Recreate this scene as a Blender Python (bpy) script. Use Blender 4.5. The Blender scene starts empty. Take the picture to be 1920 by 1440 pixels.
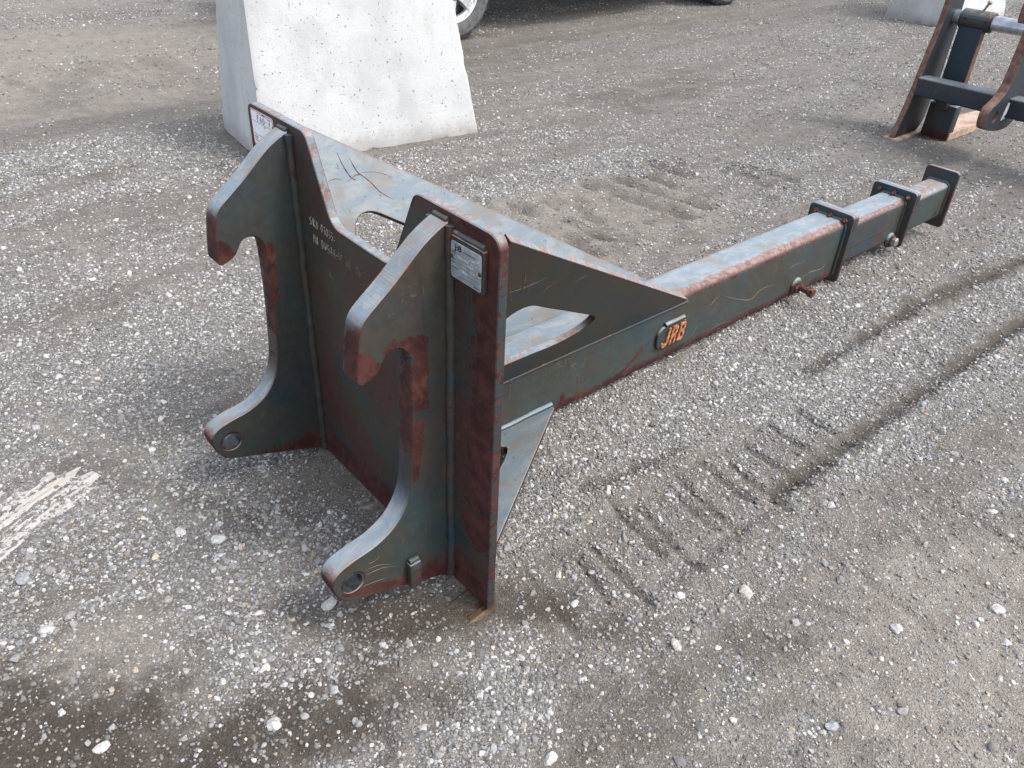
import bpy, bmesh, math, random
import numpy as np
from mathutils import Vector, Matrix, noise as mnoise

random.seed(7)
SC = bpy.context.scene
COL = SC.collection

# ------------------------------------------------------------------ camera
CAM_POS = (1.4213, -0.8029, 1.5)
YAW, PITCH, ROLL, FPX = math.radians(-48.117), math.radians(34.705), math.radians(-2.886), 1505.1
def cam_axes():
    f = Vector((math.sin(YAW)*math.cos(PITCH), math.cos(YAW)*math.cos(PITCH), -math.sin(PITCH)))
    r = Vector((math.cos(YAW), -math.sin(YAW), 0)); d = f.cross(r)
    c, s = math.cos(ROLL), math.sin(ROLL)
    return c*r + s*d, -s*r + c*d, f
_r, _d, _f = cam_axes()
cam = bpy.data.cameras.new('camera'); cam_o = bpy.data.objects.new('camera', cam); COL.objects.link(cam_o)
cam.sensor_width = 36; cam.lens = FPX/1920*36; cam.clip_start = 0.05; cam.clip_end = 2000
M = Matrix((_r, -_d, -_f)).transposed().to_4x4(); M.translation = Vector(CAM_POS)
cam_o.matrix_world = M
SC.camera = cam_o

# ------------------------------------------------------------------ sky, sun, exposure
SUN_EL = math.radians(56); SUN_AZ = math.atan2(0.80, 0.50)
world = bpy.data.worlds.new('World'); SC.world = world; world.use_nodes = True
wn = world.node_tree; wn.nodes.clear()
sky = wn.nodes.new('ShaderNodeTexSky'); sky.sky_type = 'NISHITA'; sky.sun_disc = False
sky.sun_elevation = SUN_EL; sky.sun_rotation = SUN_AZ; sky.air_density = 1.0; sky.dust_density = 3.0; sky.ozone_density = 1.0
hs = wn.nodes.new('ShaderNodeHueSaturation'); hs.inputs['Saturation'].default_value = 0.50
bg = wn.nodes.new('ShaderNodeBackground'); bg.inputs['Strength'].default_value = 0.15
wo = wn.nodes.new('ShaderNodeOutputWorld')
wn.links.new(sky.outputs[0], hs.inputs['Color']); wn.links.new(hs.outputs[0], bg.inputs['Color']); wn.links.new(bg.outputs[0], wo.inputs[0])
sun = bpy.data.lights.new('sun', 'SUN'); sun.energy = 0.68; sun.angle = math.radians(12); sun.color = (1, .965, .92)
sun_o = bpy.data.objects.new('sun', sun); COL.objects.link(sun_o)
sd = Vector((math.sin(SUN_AZ)*math.cos(SUN_EL), math.cos(SUN_AZ)*math.cos(SUN_EL), math.sin(SUN_EL)))
sun_o.rotation_euler = sd.to_track_quat('Z', 'Y').to_euler(); sun_o.location = sd*30
vs = SC.view_settings; vs.view_transform = 'Standard'; vs.look = 'None'; vs.gamma = 1; vs.exposure = 1.45; vs.use_curve_mapping = False
SC.cycles.max_bounces = 4; SC.cycles.diffuse_bounces = 3; SC.cycles.glossy_bounces = 2

# ------------------------------------------------------------------ node helpers
class NT:
    def __init__(s, name):
        s.m = bpy.data.materials.new(name); s.m.use_nodes = True; s.t = s.m.node_tree; s.t.nodes.clear()
        s.out = s.n('ShaderNodeOutputMaterial'); s.b = s.n('ShaderNodeBsdfPrincipled'); s.l(s.b.outputs[0], s.out.inputs[0])
    def n(s, k, **kw):
        x = s.t.nodes.new(k)
        for a, v in kw.items(): setattr(x, a, v)
        return x
    def l(s, a, b): s.t.links.new(a, b)
    def put(s, sock, v):
        if isinstance(v, bpy.types.NodeSocket): s.l(v, sock)
        elif v is not None:
            if isinstance(v, (tuple, list)) and len(v) == 3 and len(sock.default_value) == 4: v = (*v, 1)
            sock.default_value = v
    def math(s, op, a, b=None, c=None, clamp=False):
        x = s.n('ShaderNodeMath', operation=op, use_clamp=clamp)
        for i, v in enumerate((a, b, c)):
            if v is not None: s.put(x.inputs[i], v)
        return x.outputs[0]
    def vmath(s, op, a, b=None, c=None):
        x = s.n('ShaderNodeVectorMath', operation=op)
        for i, v in enumerate((a, b, c)):
            if v is not None: s.put(x.inputs[i], v)
        return x.outputs['Value'] if op in ('LENGTH', 'DISTANCE', 'DOT_PRODUCT') else x.outputs[0]
    def step(s, v, lo, hi, a=0., b=1.):
        x = s.n('ShaderNodeMapRange', interpolation_type='SMOOTHSTEP')
        s.put(x.inputs[0], v); s.put(x.inputs[1], lo); s.put(x.inputs[2], hi); s.put(x.inputs[3], a); s.put(x.inputs[4], b)
        return x.outputs[0]
    def mix(s, f, a, b, mode='MIX'):
        x = s.n('ShaderNodeMix', data_type='RGBA', blend_type=mode)
        s.put(x.inputs[0], f); s.put(x.inputs[6], a); s.put(x.inputs[7], b); return x.outputs[2]
    def obj(s): return s.n('ShaderNodeTexCoord').outputs['Object']
    def noise(s, vec, scale, detail=4, rough=.55, dist=0., stretch=None, off=None):
        if off: vec = s.vmath('ADD', vec, off)
        if stretch: vec = s.vmath('MULTIPLY', vec, stretch)
        x = s.n('ShaderNodeTexNoise'); s.l(vec, x.inputs['Vector'])
        x.inputs['Scale'].default_value = scale; x.inputs['Detail'].default_value = detail
        x.inputs['Roughness'].default_value = rough; x.inputs['Distortion'].default_value = dist
        return x.outputs[0]
    def voro(s, vec, scale, feature='F1', rnd=1.):
        x = s.n('ShaderNodeTexVoronoi', feature=feature); s.l(vec, x.inputs['Vector'])
        x.inputs['Scale'].default_value = scale; x.inputs['Randomness'].default_value = rnd
        return x.outputs
    def bump(s, h, strength=.3, dist=.002, normal=None):
        x = s.n('ShaderNodeBump'); s.put(x.inputs['Height'], h); x.inputs['Strength'].default_value = strength; x.inputs['Distance'].default_value = dist
        if normal is not None: s.l(normal, x.inputs['Normal'])
        return x.outputs[0]
    def fin(s, col, rough=.6, normal=None, metal=None, spec=None):
        s.put(s.b.inputs['Base Color'], col); s.put(s.b.inputs['Roughness'], rough)
        if normal is not None: s.l(normal, s.b.inputs['Normal'])
        if metal is not None: s.put(s.b.inputs['Metallic'], metal)
        if spec is not None: s.put(s.b.inputs['Specular IOR Level'], spec)
        return s.m

def rust_color(k, P):
    """maroon to orange scale rust, with fine pitting; returns colour"""
    a = k.noise(P, 22, 5, .65, .3); b = k.noise(P, 120, 3, .6); c = k.noise(P, 7, 3, .5, off=(5, 2, 9))
    col = k.mix(k.step(a, .35, .68), (.030, .0075, .0072), (.074, .023, .0175))
    col = k.mix(k.math('MULTIPLY', k.step(c, .60, .74, 0, .55), k.step(a, .40, .62)), col, (.16, .062, .026))
    col = k.mix(k.step(b, .62, .75, 0, .5), col, (.014, .006, .006))
    return col

def steel(name, spots=(), amount=-.2, bottom=None, edge=1., scratch=.4, teal=.5, lift=1., olive=.5, top_rust=-.4, haze=.3, rad=.012, light=.92, stri=None):
    """old blue paint over steel: grime, rusted edges, rust blooms (spots = (a, b, radius) capsules), scratches, tops painted paler for sky light"""
    k = NT(name); P = k.obj()
    g = k.n('ShaderNodeNewGeometry'); N = g.outputs['True Normal']
    sx = k.n('ShaderNodeSeparateXYZ'); k.l(P, sx.inputs[0]); Z = sx.outputs[2]
    nz = k.n('ShaderNodeSeparateXYZ'); k.l(g.outputs['Normal'], nz.inputs[0]); NZ = nz.outputs[2]
    nA = k.noise(P, 8, 4, .6, .4); nB = k.noise(P, 46, 7, .72, .3); n3 = k.noise(P, 3.2, 4, .55, .6, off=(3, 7, 1)); nf = k.noise(P, 260, 2, .6)
    ragged = k.math('ADD', k.math('MULTIPLY', k.math('SUBTRACT', nA, .5), 1.1), k.math('MULTIPLY', k.math('SUBTRACT', nB, .5), 2.6))
    # paint: blue-teal with olive grime and a brown stain
    base = k.mix(k.step(n3, .36 + .25*(.5-teal), .60 + .25*(.5-teal)), (.014*light, .036*light, .056*light), (.030*light, .049*light, .050*light))
    base = k.mix(k.math('MULTIPLY', k.step(nA, .36, .62), olive), base, (.049, .041, .023))
    base = k.mix(k.math('MULTIPLY', k.step(k.noise(P, 4.1, 5, .62, .5, off=(9, 1, 4)), .40, .62), haze), base, (.058, .026, .021))
    streak = k.noise(P, 1, 4, .6, stretch=(34, 34, 3.2))
    base = k.mix(k.step(streak, .55, .72, 0, .45), base, (.028, .024, .018))
    base = k.mix(k.step(nB, .30, .70), k.mix(.24, base, (.012, .012, .010)), k.mix(.05*light, base, (.15, .14, .11)))
    # sky light painted into the upper faces, mottled with grey dirt
    up = k.step(NZ, .12, .72); sn = k.noise(P, 1, 5, .68, .5, stretch=(30, 10, 30))
    sky_tint = k.mix(k.step(sn, .40, .64), (.168, .218, .256), (.255, .278, .284))
    sky_tint = k.mix(k.step(nA, .46, .64, 0, .8), sky_tint, (.185, .175, .155))
    sky_tint = k.mix(k.step(nB, .60, .68, 0, .8), sky_tint, (.085, .075, .065))
    base = k.mix(k.math('MULTIPLY', up, lift), base, sky_tint)
    # rust mask
    bv = k.n('ShaderNodeBevel', samples=4); bv.inputs['Radius'].default_value = rad
    ed = k.step(k.vmath('DOT_PRODUCT', bv.outputs[0], N), .999, .80)
    m = k.math('MULTIPLY', k.step(k.math('ADD', k.math('MULTIPLY', ed, .95*edge), ragged), .44, .62), k.step(ed, .02, .2))
    def add(v):
        nonlocal m
        m = k.math('MAXIMUM', m, v)
    if amount > -.2: add(k.step(k.math('ADD', ragged, amount), .30, .42))
    if top_rust > -.4: add(k.math('MULTIPLY', up, k.step(k.math('ADD', k.math('ADD', k.math('MULTIPLY', k.math('SUBTRACT', sn, .5), 1.2), ragged), top_rust), .26, .42)))
    if bottom:
        fib = k.noise(P, 1, 5, .7, stretch=(60, 60, 9))
        add(k.step(k.math('ADD', k.math('MULTIPLY', Z, -1/bottom[1]), k.math('ADD', bottom[0]/bottom[1], k.math('ADD', k.math('MULTIPLY', fib, 1.1), k.math('MULTIPLY', ragged, .35)))), .38, .95))
    for a, b, r in spots:
        pa = k.vmath('SUBTRACT', P, a); ba = Vector(b) - Vector(a); L2 = max(ba.length_squared, 1e-8)
        h = k.math('MULTIPLY', k.vmath('DOT_PRODUCT', pa, tuple(ba)), 1/L2, clamp=True)
        s = k.n('ShaderNodeVectorMath', operation='SCALE'); s.inputs[0].default_value = tuple(ba); k.l(h, s.inputs['Scale'])
        d = k.vmath('DISTANCE', pa, s.outputs[0])
        add(k.step(k.math('ADD', k.math('ADD', 1., k.math('MULTIPLY', d, -1/r)), ragged), .0, .28))
    rc = rust_color(k, P)
    rc = k.mix(k.math('MULTIPLY', up, .9), rc, k.mix(k.step(nB, .38, .62), (.160, .090, .078), (.28, .205, .185)))  # rust on upward faces paled, sky light put into its colour
    col = k.mix(m, base, rc)
    # scratches: wandering fine lines, tan to red
    if scratch > 0:
        sm = k.noise(P, 6, 2, .5, off=(2, 2, 8)); ln = None
        for st_, of_ in (((150, 26, 60), (2, 6, 1)), ((40, 150, 22), (7, 1, 3)), ((90, 30, 160), (4, 4, 9))):
            fs = k.step(k.noise(P, 1, 3, .6, stretch=st_, off=of_), .645, .70)
            ln = fs if ln is None else k.math('MAXIMUM', ln, fs)
        ln = k.math('MULTIPLY', k.math('MULTIPLY', ln, k.step(sm, .60 - .12*scratch, .74 - .12*scratch)), .30 + .35*scratch)
        col = k.mix(ln, col, k.mix(k.step(n3, .42, .58), (.15, .06, .042), (.20, .15, .085)))
    col = k.mix(k.step(nf, .66, .74, 0, .35), col, (.015, .013, .012))
    rough = k.math('ADD', k.math('MULTIPLY', m, .36), k.math('ADD', .42, k.math('MULTIPLY', nB, .22)))
    hgt = k.math('ADD', k.math('MULTIPLY', k.math('MULTIPLY', nB, m), .9), k.math('ADD', k.math('MULTIPLY', m, -.5), k.math('MULTIPLY', nf, .12)))
    if stri: hgt = k.math('ADD', hgt, k.math('MULTIPLY', k.noise(P, 1, 3, .6, stretch=stri), .55))
    return k.fin(col, rough, k.bump(hgt, .65, .003), spec=.36)

def flat(name, col, rough=.6, metal=0., var=.25, scale=30, bump=.2):
    k = NT(name); P = k.obj(); a = k.noise(P, scale, 4, .6); b = k.noise(P, scale*7, 2, .6)
    c = k.mix(k.step(a, .3, .7), tuple(v*(1-var) for v in col), tuple(min(1, v*(1+var)) for v in col))
    return k.fin(c, k.math('ADD', rough-.08, k.math('MULTIPLY', a, .16)), k.bump(b, bump, .001), metal)

def rusty(name, bright=1.):
    k = NT(name); P = k.obj(); c = rust_color(k, P)
    n = k.noise(P, 60, 4, .6)
    c = k.mix(k.step(n, .5, .7, 0, .6), c, (.26*bright, .12*bright, .055*bright))
    return k.fin(c, .82, k.bump(n, .6, .002))

# ------------------------------------------------------------------ mesh helpers
def obj(name, me, mat=None, parent=None, loc=None, smooth=False):
    o = bpy.data.objects.new(name, me); COL.objects.link(o)
    if mat is not None:
        idx = [p.material_index for p in me.polygons] if isinstance(mat, tuple) else None
        me.materials.clear()
        for q in (mat if isinstance(mat, tuple) else (mat,)): me.materials.append(q)
        me.polygons.foreach_set('material_index', idx if idx else [0]*len(me.polygons))
    if parent is not None: o.parent = parent
    if loc is not None: o.location = loc
    if smooth: me.polygons.foreach_set('use_smooth', [True]*len(me.polygons))
    return o
def empty(name, loc=(0, 0, 0), rz=0):
    o = bpy.data.objects.new(name, None); COL.objects.link(o); o.location = loc; o.rotation_euler[2] = rz; o.empty_display_size = .1
    return o
def tag(o, label=None, cat=None, group=None, kind=None):
    if label: o['label'] = label
    if cat: o['category'] = cat
    if group: o['group'] = group
    if kind: o['kind'] = kind
    return o
def mesh(name, v, f):
    me = bpy.data.meshes.new(name); me.from_pydata([tuple(p) for p in v], [], f); me.update(); return me
def bm_mesh(bm, name, recalc=True):
    if recalc: bmesh.ops.recalc_face_normals(bm, faces=bm.faces)
    me = bpy.data.meshes.new(name); bm.to_mesh(me); bm.free(); return me
def smooth_by_angle(me, deg=35):
    me.polygons.foreach_set('use_smooth', [True]*len(me.polygons))
    me.set_sharp_from_angle(angle=math.radians(deg))

def rounded(pts, radii, seg=6):
    """closed polygon with rounded corners"""
    out = []; n = len(pts)
    if not isinstance(radii, (list, tuple)): radii = [radii]*n
    for i in range(n):
        p = Vector(pts[i]); a = Vector(pts[i-1]) - p; b = Vector(pts[(i+1) % n]) - p; r = radii[i]
        if r <= 0: out.append(tuple(p)); continue
        la, lb = a.length, b.length; a.normalize(); b.normalize(); ang = a.angle(b)
        t = min(r/math.tan(ang/2), .48*la, .48*lb); A = p + a*t; B = p + b*t
        for j in range(seg+1):
            s = j/seg; q = A*(1-s)**2 + p*(2*s*(1-s)) + B*s*s; out.append(tuple(q))
    return out
def catmull(pts, closed=True, seg=4):
    n = len(pts); out = []
    rng = range(n) if closed else range(n-1)
    for i in rng:
        g = (lambda j: Vector(pts[j % n])) if closed else (lambda j: Vector(pts[max(0, min(n-1, j))]))
        p0, p1, p2, p3 = g(i-1), g(i), g(i+1), g(i+2)
        for j in range(seg):
            t = j/seg
            out.append(tuple(.5*((2*p1) + (p2-p0)*t + (2*p0-5*p1+4*p2-p3)*t*t + (3*p1-p0-3*p2+p3)*t**3)))
    if not closed: out.append(tuple(pts[-1]))
    return out
def circle(c, r, n=24): return [(c[0]+r*math.cos(2*math.pi*i/n), c[1]+r*math.sin(2*math.pi*i/n)) for i in range(n)]

def plate_mesh(name, outer, holes, t, frame, bevel=.0015):
    """thick flat plate: outline (and holes) in the u,v plane, c from 0 to t along n"""
    cu = bpy.data.curves.new(name, 'CURVE'); cu.dimensions = '2D'; cu.fill_mode = 'BOTH'
    for pl in [outer] + list(holes):
        s = cu.splines.new('POLY'); s.points.add(len(pl)-1); s.use_cyclic_u = True
        for i, q in enumerate(pl): s.points[i].co = (q[0], q[1], 0, 1)
    cu.extrude = t/2 - bevel; cu.bevel_depth = bevel; cu.bevel_resolution = 0; cu.offset = -bevel
    o = bpy.data.objects.new('tmp', cu)
    me = bpy.data.meshes.new_from_object(o); bpy.data.objects.remove(o); bpy.data.curves.remove(cu)
    O, u, v, n = (Vector(x) for x in frame)
    me.transform(Matrix(((u.x, v.x, n.x, O.x+n.x*t/2), (u.y, v.y, n.y, O.y+n.y*t/2), (u.z, v.z, n.z, O.z+n.z*t/2), (0, 0, 0, 1))))
    bm = bmesh.new(); bm.from_mesh(me); bmesh.ops.remove_doubles(bm, verts=bm.verts, dist=1e-6)
    bm.normal_update()
    for f_ in bm.faces: f_.material_index = 1 if abs(f_.normal.dot(n)) < .8 else 0
    me2 = bm_mesh(bm, name); bpy.data.meshes.remove(me); smooth_by_angle(me2, 30); return me2
YZ = lambda x: ((x, 0, 0), (0, 1, 0), (0, 0, 1), (1, 0, 0))     # u=y v=z thickness +x from x
XZ = lambda y: ((0, y, 0), (1, 0, 0), (0, 0, 1), (0, 1, 0))     # u=x v=z thickness +y from y
XY = lambda z: ((0, 0, z), (1, 0, 0), (0, 1, 0), (0, 0, 1))

def frame_for(d):
    d = Vector(d).normalized(); a = Vector((0, 0, 1)) if abs(d.z) < .9 else Vector((1, 0, 0))
    u = d.cross(a).normalized(); return u, d.cross(u).normalized(), d
def lathe(name, prof, origin, axis, n=24, phase=0.):
    """prof = [(radius, distance along axis)], closed at the ends"""
    u, v, d = frame_for(axis); O = Vector(origin); V = []; F = []
    for r, h in prof:
        for i in range(n):
            a = 2*math.pi*i/n + phase; V.append(O + d*h + u*(r*math.cos(a)) + v*(r*math.sin(a)))
    for j in range(len(prof)-1):
        for i in range(n):
            F.append((j*n+i, j*n+(i+1) % n, (j+1)*n+(i+1) % n, (j+1)*n+i))
    F.append(tuple(range(n))[::-1]); F.append(tuple((len(prof)-1)*n+i for i in range(n)))
    bm = bmesh.new(); me = mesh(name, V, F); bm.from_mesh(me); bpy.data.meshes.remove(me)
    return bm_mesh(bm, name)
def bolt_mesh(name, origin, axis, r, h, stud=0.):
    prof = [(r*.9, 0), (r, .08*h), (r, .85*h), (r*.86, h)]
    me = lathe(name, prof, origin, axis, 6, .3)
    if stud > 0:
        bm = bmesh.new(); bm.from_mesh(me); me2 = lathe('s', [(r*.52, h*.5), (r*.52, h+stud*.9), (r*.42, h+stud)], origin, axis, 12)
        bm.from_mesh(me2); bpy.data.meshes.remove(me2); bpy.data.meshes.remove(me); me = bm_mesh(bm, name)
    return me
def tube(name, pts, r, n=6, jit=0., ripple=0., seed=1):
    rr = random.Random(seed); V = []; F = []; pts = [Vector(p) for p in pts]
    for i, p in enumerate(pts):
        d = (pts[min(i+1, len(pts)-1)] - pts[max(i-1, 0)]); u, v, d = frame_for(d)
        rad = r[i] if isinstance(r, (list, tuple)) else r
        rad *= 1 + (rr.random()-.5)*jit + (ripple if i % 2 else 0)
        for j in range(n):
            a = 2*math.pi*j/n; V.append(p + u*(rad*math.cos(a)) + v*(rad*math.sin(a)))
    for i in range(len(pts)-1):
        for j in range(n): F.append((i*n+j, i*n+(j+1) % n, (i+1)*n+(j+1) % n, (i+1)*n+j))
    F.append(tuple(range(n))[::-1]); F.append(tuple((len(pts)-1)*n+j for j in range(n)))
    me = mesh(name, V, F); bm = bmesh.new(); bm.from_mesh(me); bpy.data.meshes.remove(me); me = bm_mesh(bm, name); smooth_by_angle(me, 60); return me
def bead(name, a, b, r, parent, mat, step=.006, jit=.3, seed=1):
    a, b = Vector(a), Vector(b); n = max(3, int((b-a).length/step)); rr = random.Random(seed)
    ph = rr.random()*9
    w = lambda i, q: math.sin(i*.37*q+ph)*.5 + math.sin(i*.11*q+2*ph)*.5
    pts = [a.lerp(b, i/n) + Vector((w(i, 1), w(i, 1.3), w(i, .8)))*r*.10 for i in range(n+1)]
    rad = [r*(1 + jit*.35*w(i, 1.7) + (.06 if i % 2 else 0) + .08*(rr.random()-.5)) for i in range(n+1)]
    return obj(name, tube(name, pts, rad, 10, 0, 0, seed), mat, parent)
def box_mesh(name, x0, x1, y0, y1, z0, z1, bev=.0, seg=2):
    bm = bmesh.new(); bmesh.ops.create_cube(bm, size=1)
    for v in bm.verts: v.co = Vector(((x0+x1)/2 + v.co.x*(x1-x0), (y0+y1)/2 + v.co.y*(y1-y0), (z0+z1)/2 + v.co.z*(z1-z0)))
    if bev > 0: bmesh.ops.bevel(bm, geom=bm.edges[:], offset=bev, segments=seg, affect='EDGES', profile=.5)
    me = bm_mesh(bm, name); smooth_by_angle(me, 40); return me
def join(name, meshes):
    bm = bmesh.new()
    for m in meshes: bm.from_mesh(m); bpy.data.meshes.remove(m)
    me = bpy.data.meshes.new(name); bm.to_mesh(me); bm.free(); return me
def tube_section(name, hw, z0, z1, r, y0, y1, cx=0., holes=()):
    """rolled rectangular tube along y (closed ends, rounded corners)"""
    prof = rounded([(cx-hw, z0), (cx+hw, z0), (cx+hw, z1), (cx-hw, z1)], r, 8); n = len(prof); V = []; F = []
    for y in (y0, y1): V += [(p[0], y, p[1]) for p in prof]
    for i in range(n): F.append((i, (i+1) % n, n+(i+1) % n, n+i))
    F.append(tuple(range(n))); F.append(tuple(range(2*n-1, n-1, -1)))
    bm = bmesh.new(); me = mesh(name, V, F); bm.from_mesh(me); bpy.data.meshes.remove(me)
    me = bm_mesh(bm, name); smooth_by_angle(me, 30); return me

# stroke lettering (hand writing)
GL = {'S': [[(.9, .9), (.5, 1), (.1, .8), (.2, .6), (.8, .45), (.85, .2), (.5, 0), (.05, .12)]], 'I': [[(.5, 1), (.5, 0)]], '/': [[(.8, 1), (.1, 0)]],
 'K': [[(.1, 1), (.1, 0)], [(.85, 1), (.12, .45), (.9, 0)]], 'R': [[(.1, 0), (.1, 1), (.7, .95), (.75, .6), (.1, .5), (.85, 0)]],
 '#': [[(.35, 1), (.2, 0)], [(.75, 1), (.6, 0)], [(.05, .68), (.95, .72)], [(.0, .32), (.9, .36)]], '0': [[(.5, 1), (.15, .8), (.1, .3), (.45, 0), (.85, .25), (.85, .75), (.5, 1)]],
 '3': [[(.1, .95), (.8, .95), (.4, .58), (.85, .4), (.7, .05), (.1, .05)]], 'M': [[(.05, 0), (.1, 1), (.5, .4), (.9, 1), (.95, 0)]], 'D': [[(.1, 0), (.15, 1), (.75, .8), (.85, .35), (.5, .02), (.1, 0)]],
 'W': [[(0, 1), (.2, .05), (.5, .6), (.75, .05), (1, 1)]], '5': [[(.85, 1), (.25, 1), (.2, .6), (.75, .55), (.8, .15), (.1, .02)]], '4': [[(.65, 0), (.65, 1), (.05, .35), (.95, .38)]],
 '-': [[(.15, .5), (.85, .52)]], 'P': [[(.15, 0), (.15, 1), (.75, .95), (.8, .6), (.15, .5)]], '6': [[(.75, 1), (.25, .6), (.15, .2), (.5, 0), (.85, .25), (.6, .5), (.2, .35)]],
 '7': [[(.05, 1), (.9, 1), (.4, 0)], [(.25, .5), (.8, .52)]], 'F': [[(.85, 1), (.15, 1), (.15, 0)], [(.15, .52), (.7, .54)]], ':': [[(.45, .75), (.5, .68)], [(.45, .25), (.5, .18)]], ' ': []}
def strokes(name, text, frame, w, h, rad, mat, parent, gap=.25, slant=.1, seed=3, drop=0.):
    rr = random.Random(seed); O, u, v, n = (Vector(x) for x in frame); ms = []; x = 0
    for ch in text:
        for pl in GL[ch]:
            pts = []
            dj = (rr.random()-.5)*.12*h
            for a, b in pl:
                q = O + u*(x + a*w + slant*b*h + (rr.random()-.5)*.05*w) + v*(b*h + dj + (rr.random()-.5)*.05*h)
                pts.append(q + n*rad*.3)
            if len(pts) > 2: pts = [Vector(p) for p in catmull(pts, False, 3)]
            if rr.random() >= drop: ms.append(tube('s', pts, rad, 4, .5, 0, rr.randrange(999)))
        x += w*(1+gap) * (.6 if ch in 'I:' else 1)
    return tag(obj(name, join(name, ms), mat, parent), kind='stuff')
def lettering(name, text, frame, size, extrude, mat, parent, shear=0., xs=1., bold=0.):
    cu = bpy.data.curves.new(name, 'FONT'); cu.body = text; cu.size = size; cu.extrude = extrude; cu.shear = shear; cu.offset = bold; cu.align_x = 'CENTER'; cu.align_y = 'CENTER'; cu.bevel_depth = 0
    o = bpy.data.objects.new('tmp', cu); me = bpy.data.meshes.new_from_object(o); bpy.data.objects.remove(o); bpy.data.curves.remove(cu)
    O, u, v, n = (Vector(x) for x in frame); u = u*xs
    me.transform(Matrix(((u.x, v.x, n.x, O.x), (u.y, v.y, n.y, O.y), (u.z, v.z, n.z, O.z), (0, 0, 0, 1))))
    return obj(name, me, mat, parent)

# ------------------------------------------------------------------ numpy noise
def _hash(ix, iy, s):
    h = (ix*374761393 + iy*668265263 + s*1442695041) & 0xffffffff
    h = ((h ^ (h >> 13))*1274126177) & 0xffffffff
    return ((h ^ (h >> 16)) & 0xffff)/65535.
def vnoise(x, y, s=0):
    ix = np.floor(x).astype(np.int64); iy = np.floor(y).astype(np.int64); fx = x-ix; fy = y-iy
    fx = fx*fx*(3-2*fx); fy = fy*fy*(3-2*fy)
    a = _hash(ix, iy, s); b = _hash(ix+1, iy, s); c = _hash(ix, iy+1, s); d = _hash(ix+1, iy+1, s)
    return (a*(1-fx)+b*fx)*(1-fy) + (c*(1-fx)+d*fx)*fy
def fbm(x, y, o=4, s=0, g=.5):
    r = 0; a = 1; t = 0
    for i in range(o):
        r = r + a*vnoise(x*2**i + 17.3*i, y*2**i - 9.1*i, s+i); t += a; a *= g
    return r/t
def sst(v, lo, hi):
    t = np.clip((v-lo)/(hi-lo), 0, 1); return t*t*(3-2*t)
def capsule(x, y, a, b):
    ax, ay = a; bx, by = b[0]-ax, b[1]-ay; L = bx*bx+by*by+1e-9
    t = np.clip(((x-ax)*bx+(y-ay)*by)/L, 0, 1); return np.hypot(x-ax-t*bx, y-ay-t*by)

# ------------------------------------------------------------------ ground of the yard
GROOVES = [((.49, .29), (.63, .25)), ((.48, .345), (.70, .32)), ((.39, .50), (.60, .47)), ((.44, .555), (.71, .50)), ((.49, .67), (.63, .66)), ((.42, .735), (.69, .69)),
           ((.42, .84), (.63, .82)), ((.49, .91), (.72, .86)), ((.44, .15), (.66, .12)), ((.46, 1.02), (.70, .99)), ((.45, 1.16), (.69, 1.13)), ((.46, 1.30), (.70, 1.27)),
           ((.95, 1.05), (1.10, .97)), ((1.10, 1.00), (1.27, 1.04)), ((.90, .61), (1.04, .67)), ((.90, .42), (.99, .51)), ((1.05, .51), (1.16, .56)), ((.98, .80), (1.20, .78)), ((1.0, 1.25), (1.25, 1.22)),
           ((.62, .02), (.80, .10)), ((.50, -.10), (.62, .0)), ((.36, -.62), (.52, -.60)), ((.40, -.50), (.58, -.50)), ((.42, -.38), (.62, -.36)), ((.48, -.26), (.66, -.22))]
REAR = [((-1.30 + .07*math.sin(i*2.1), 1.25 + .17*i), (-.72 + .08*math.cos(i*1.7), 1.37 + .17*i)) for i in range(11)]
DARK = [((.37, 1.50), (.36, 2.3), .030, .9), ((.36, 2.3), (.45, 3.3), .034, .85), ((.65, .90), (.66, 1.65), .030, .85), ((.66, 1.65), (.68, 2.7), .032, .8), ((.32, .47), (.365, .80), .020, .7),
        ((.05, -.98), (.40, -.70), .12, 1.), ((.40, -.70), (.50, -.36), .10, .95), ((.50, -.36), (.60, -.20), .06, .6), ((.30, -.24), (.48, -.02), .07, 1.), ((.42, -.12), (.52, .06), .06, 1.), ((.48, .04), (.56, .12), .05, .9), ((.47, .07), (.60, .14), .035, .9), ((.50, .12), (.74, .22), .05, .5), ((-.6, -.55), (-.1, -.3), .04, .4),
        ((.92, .40), (1.0, .52), .04, .4), ((-2.6, .70), (-1.8, .95), .06, .6), ((-1.25, .9), (-.5, .9), .05, .4), ((.16, -.36), (.32, -.30), .04, .5), ((-.1, -.22), (.0, -.16), .02, .4)]
def wet_map(x, y):
    n = .5*fbm(x*9, y*5, 3, 31) + .5*fbm(x*34, y*26, 3, 32); w = np.zeros_like(x)
    for a, b, r, s in DARK:
        d = capsule(x, y, a, b); w = np.maximum(w, s*sst(1.25 - d/(1.25*r) + (n-.5)*2.4, -.25, 1.15))
    for a, b in GROOVES[:10]: w = np.maximum(w, .4*sst(1.3 - capsule(x, y, a, b)/.009 + (n-.5)*1.5, 0., 1.))
    w = np.maximum(w, .38*sst(fbm(x*1.3+4, y*.55, 4, 77), .60, .72)*sst(fbm(x*8, y*8, 3, 5), .35, .6))
    return w
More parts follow.
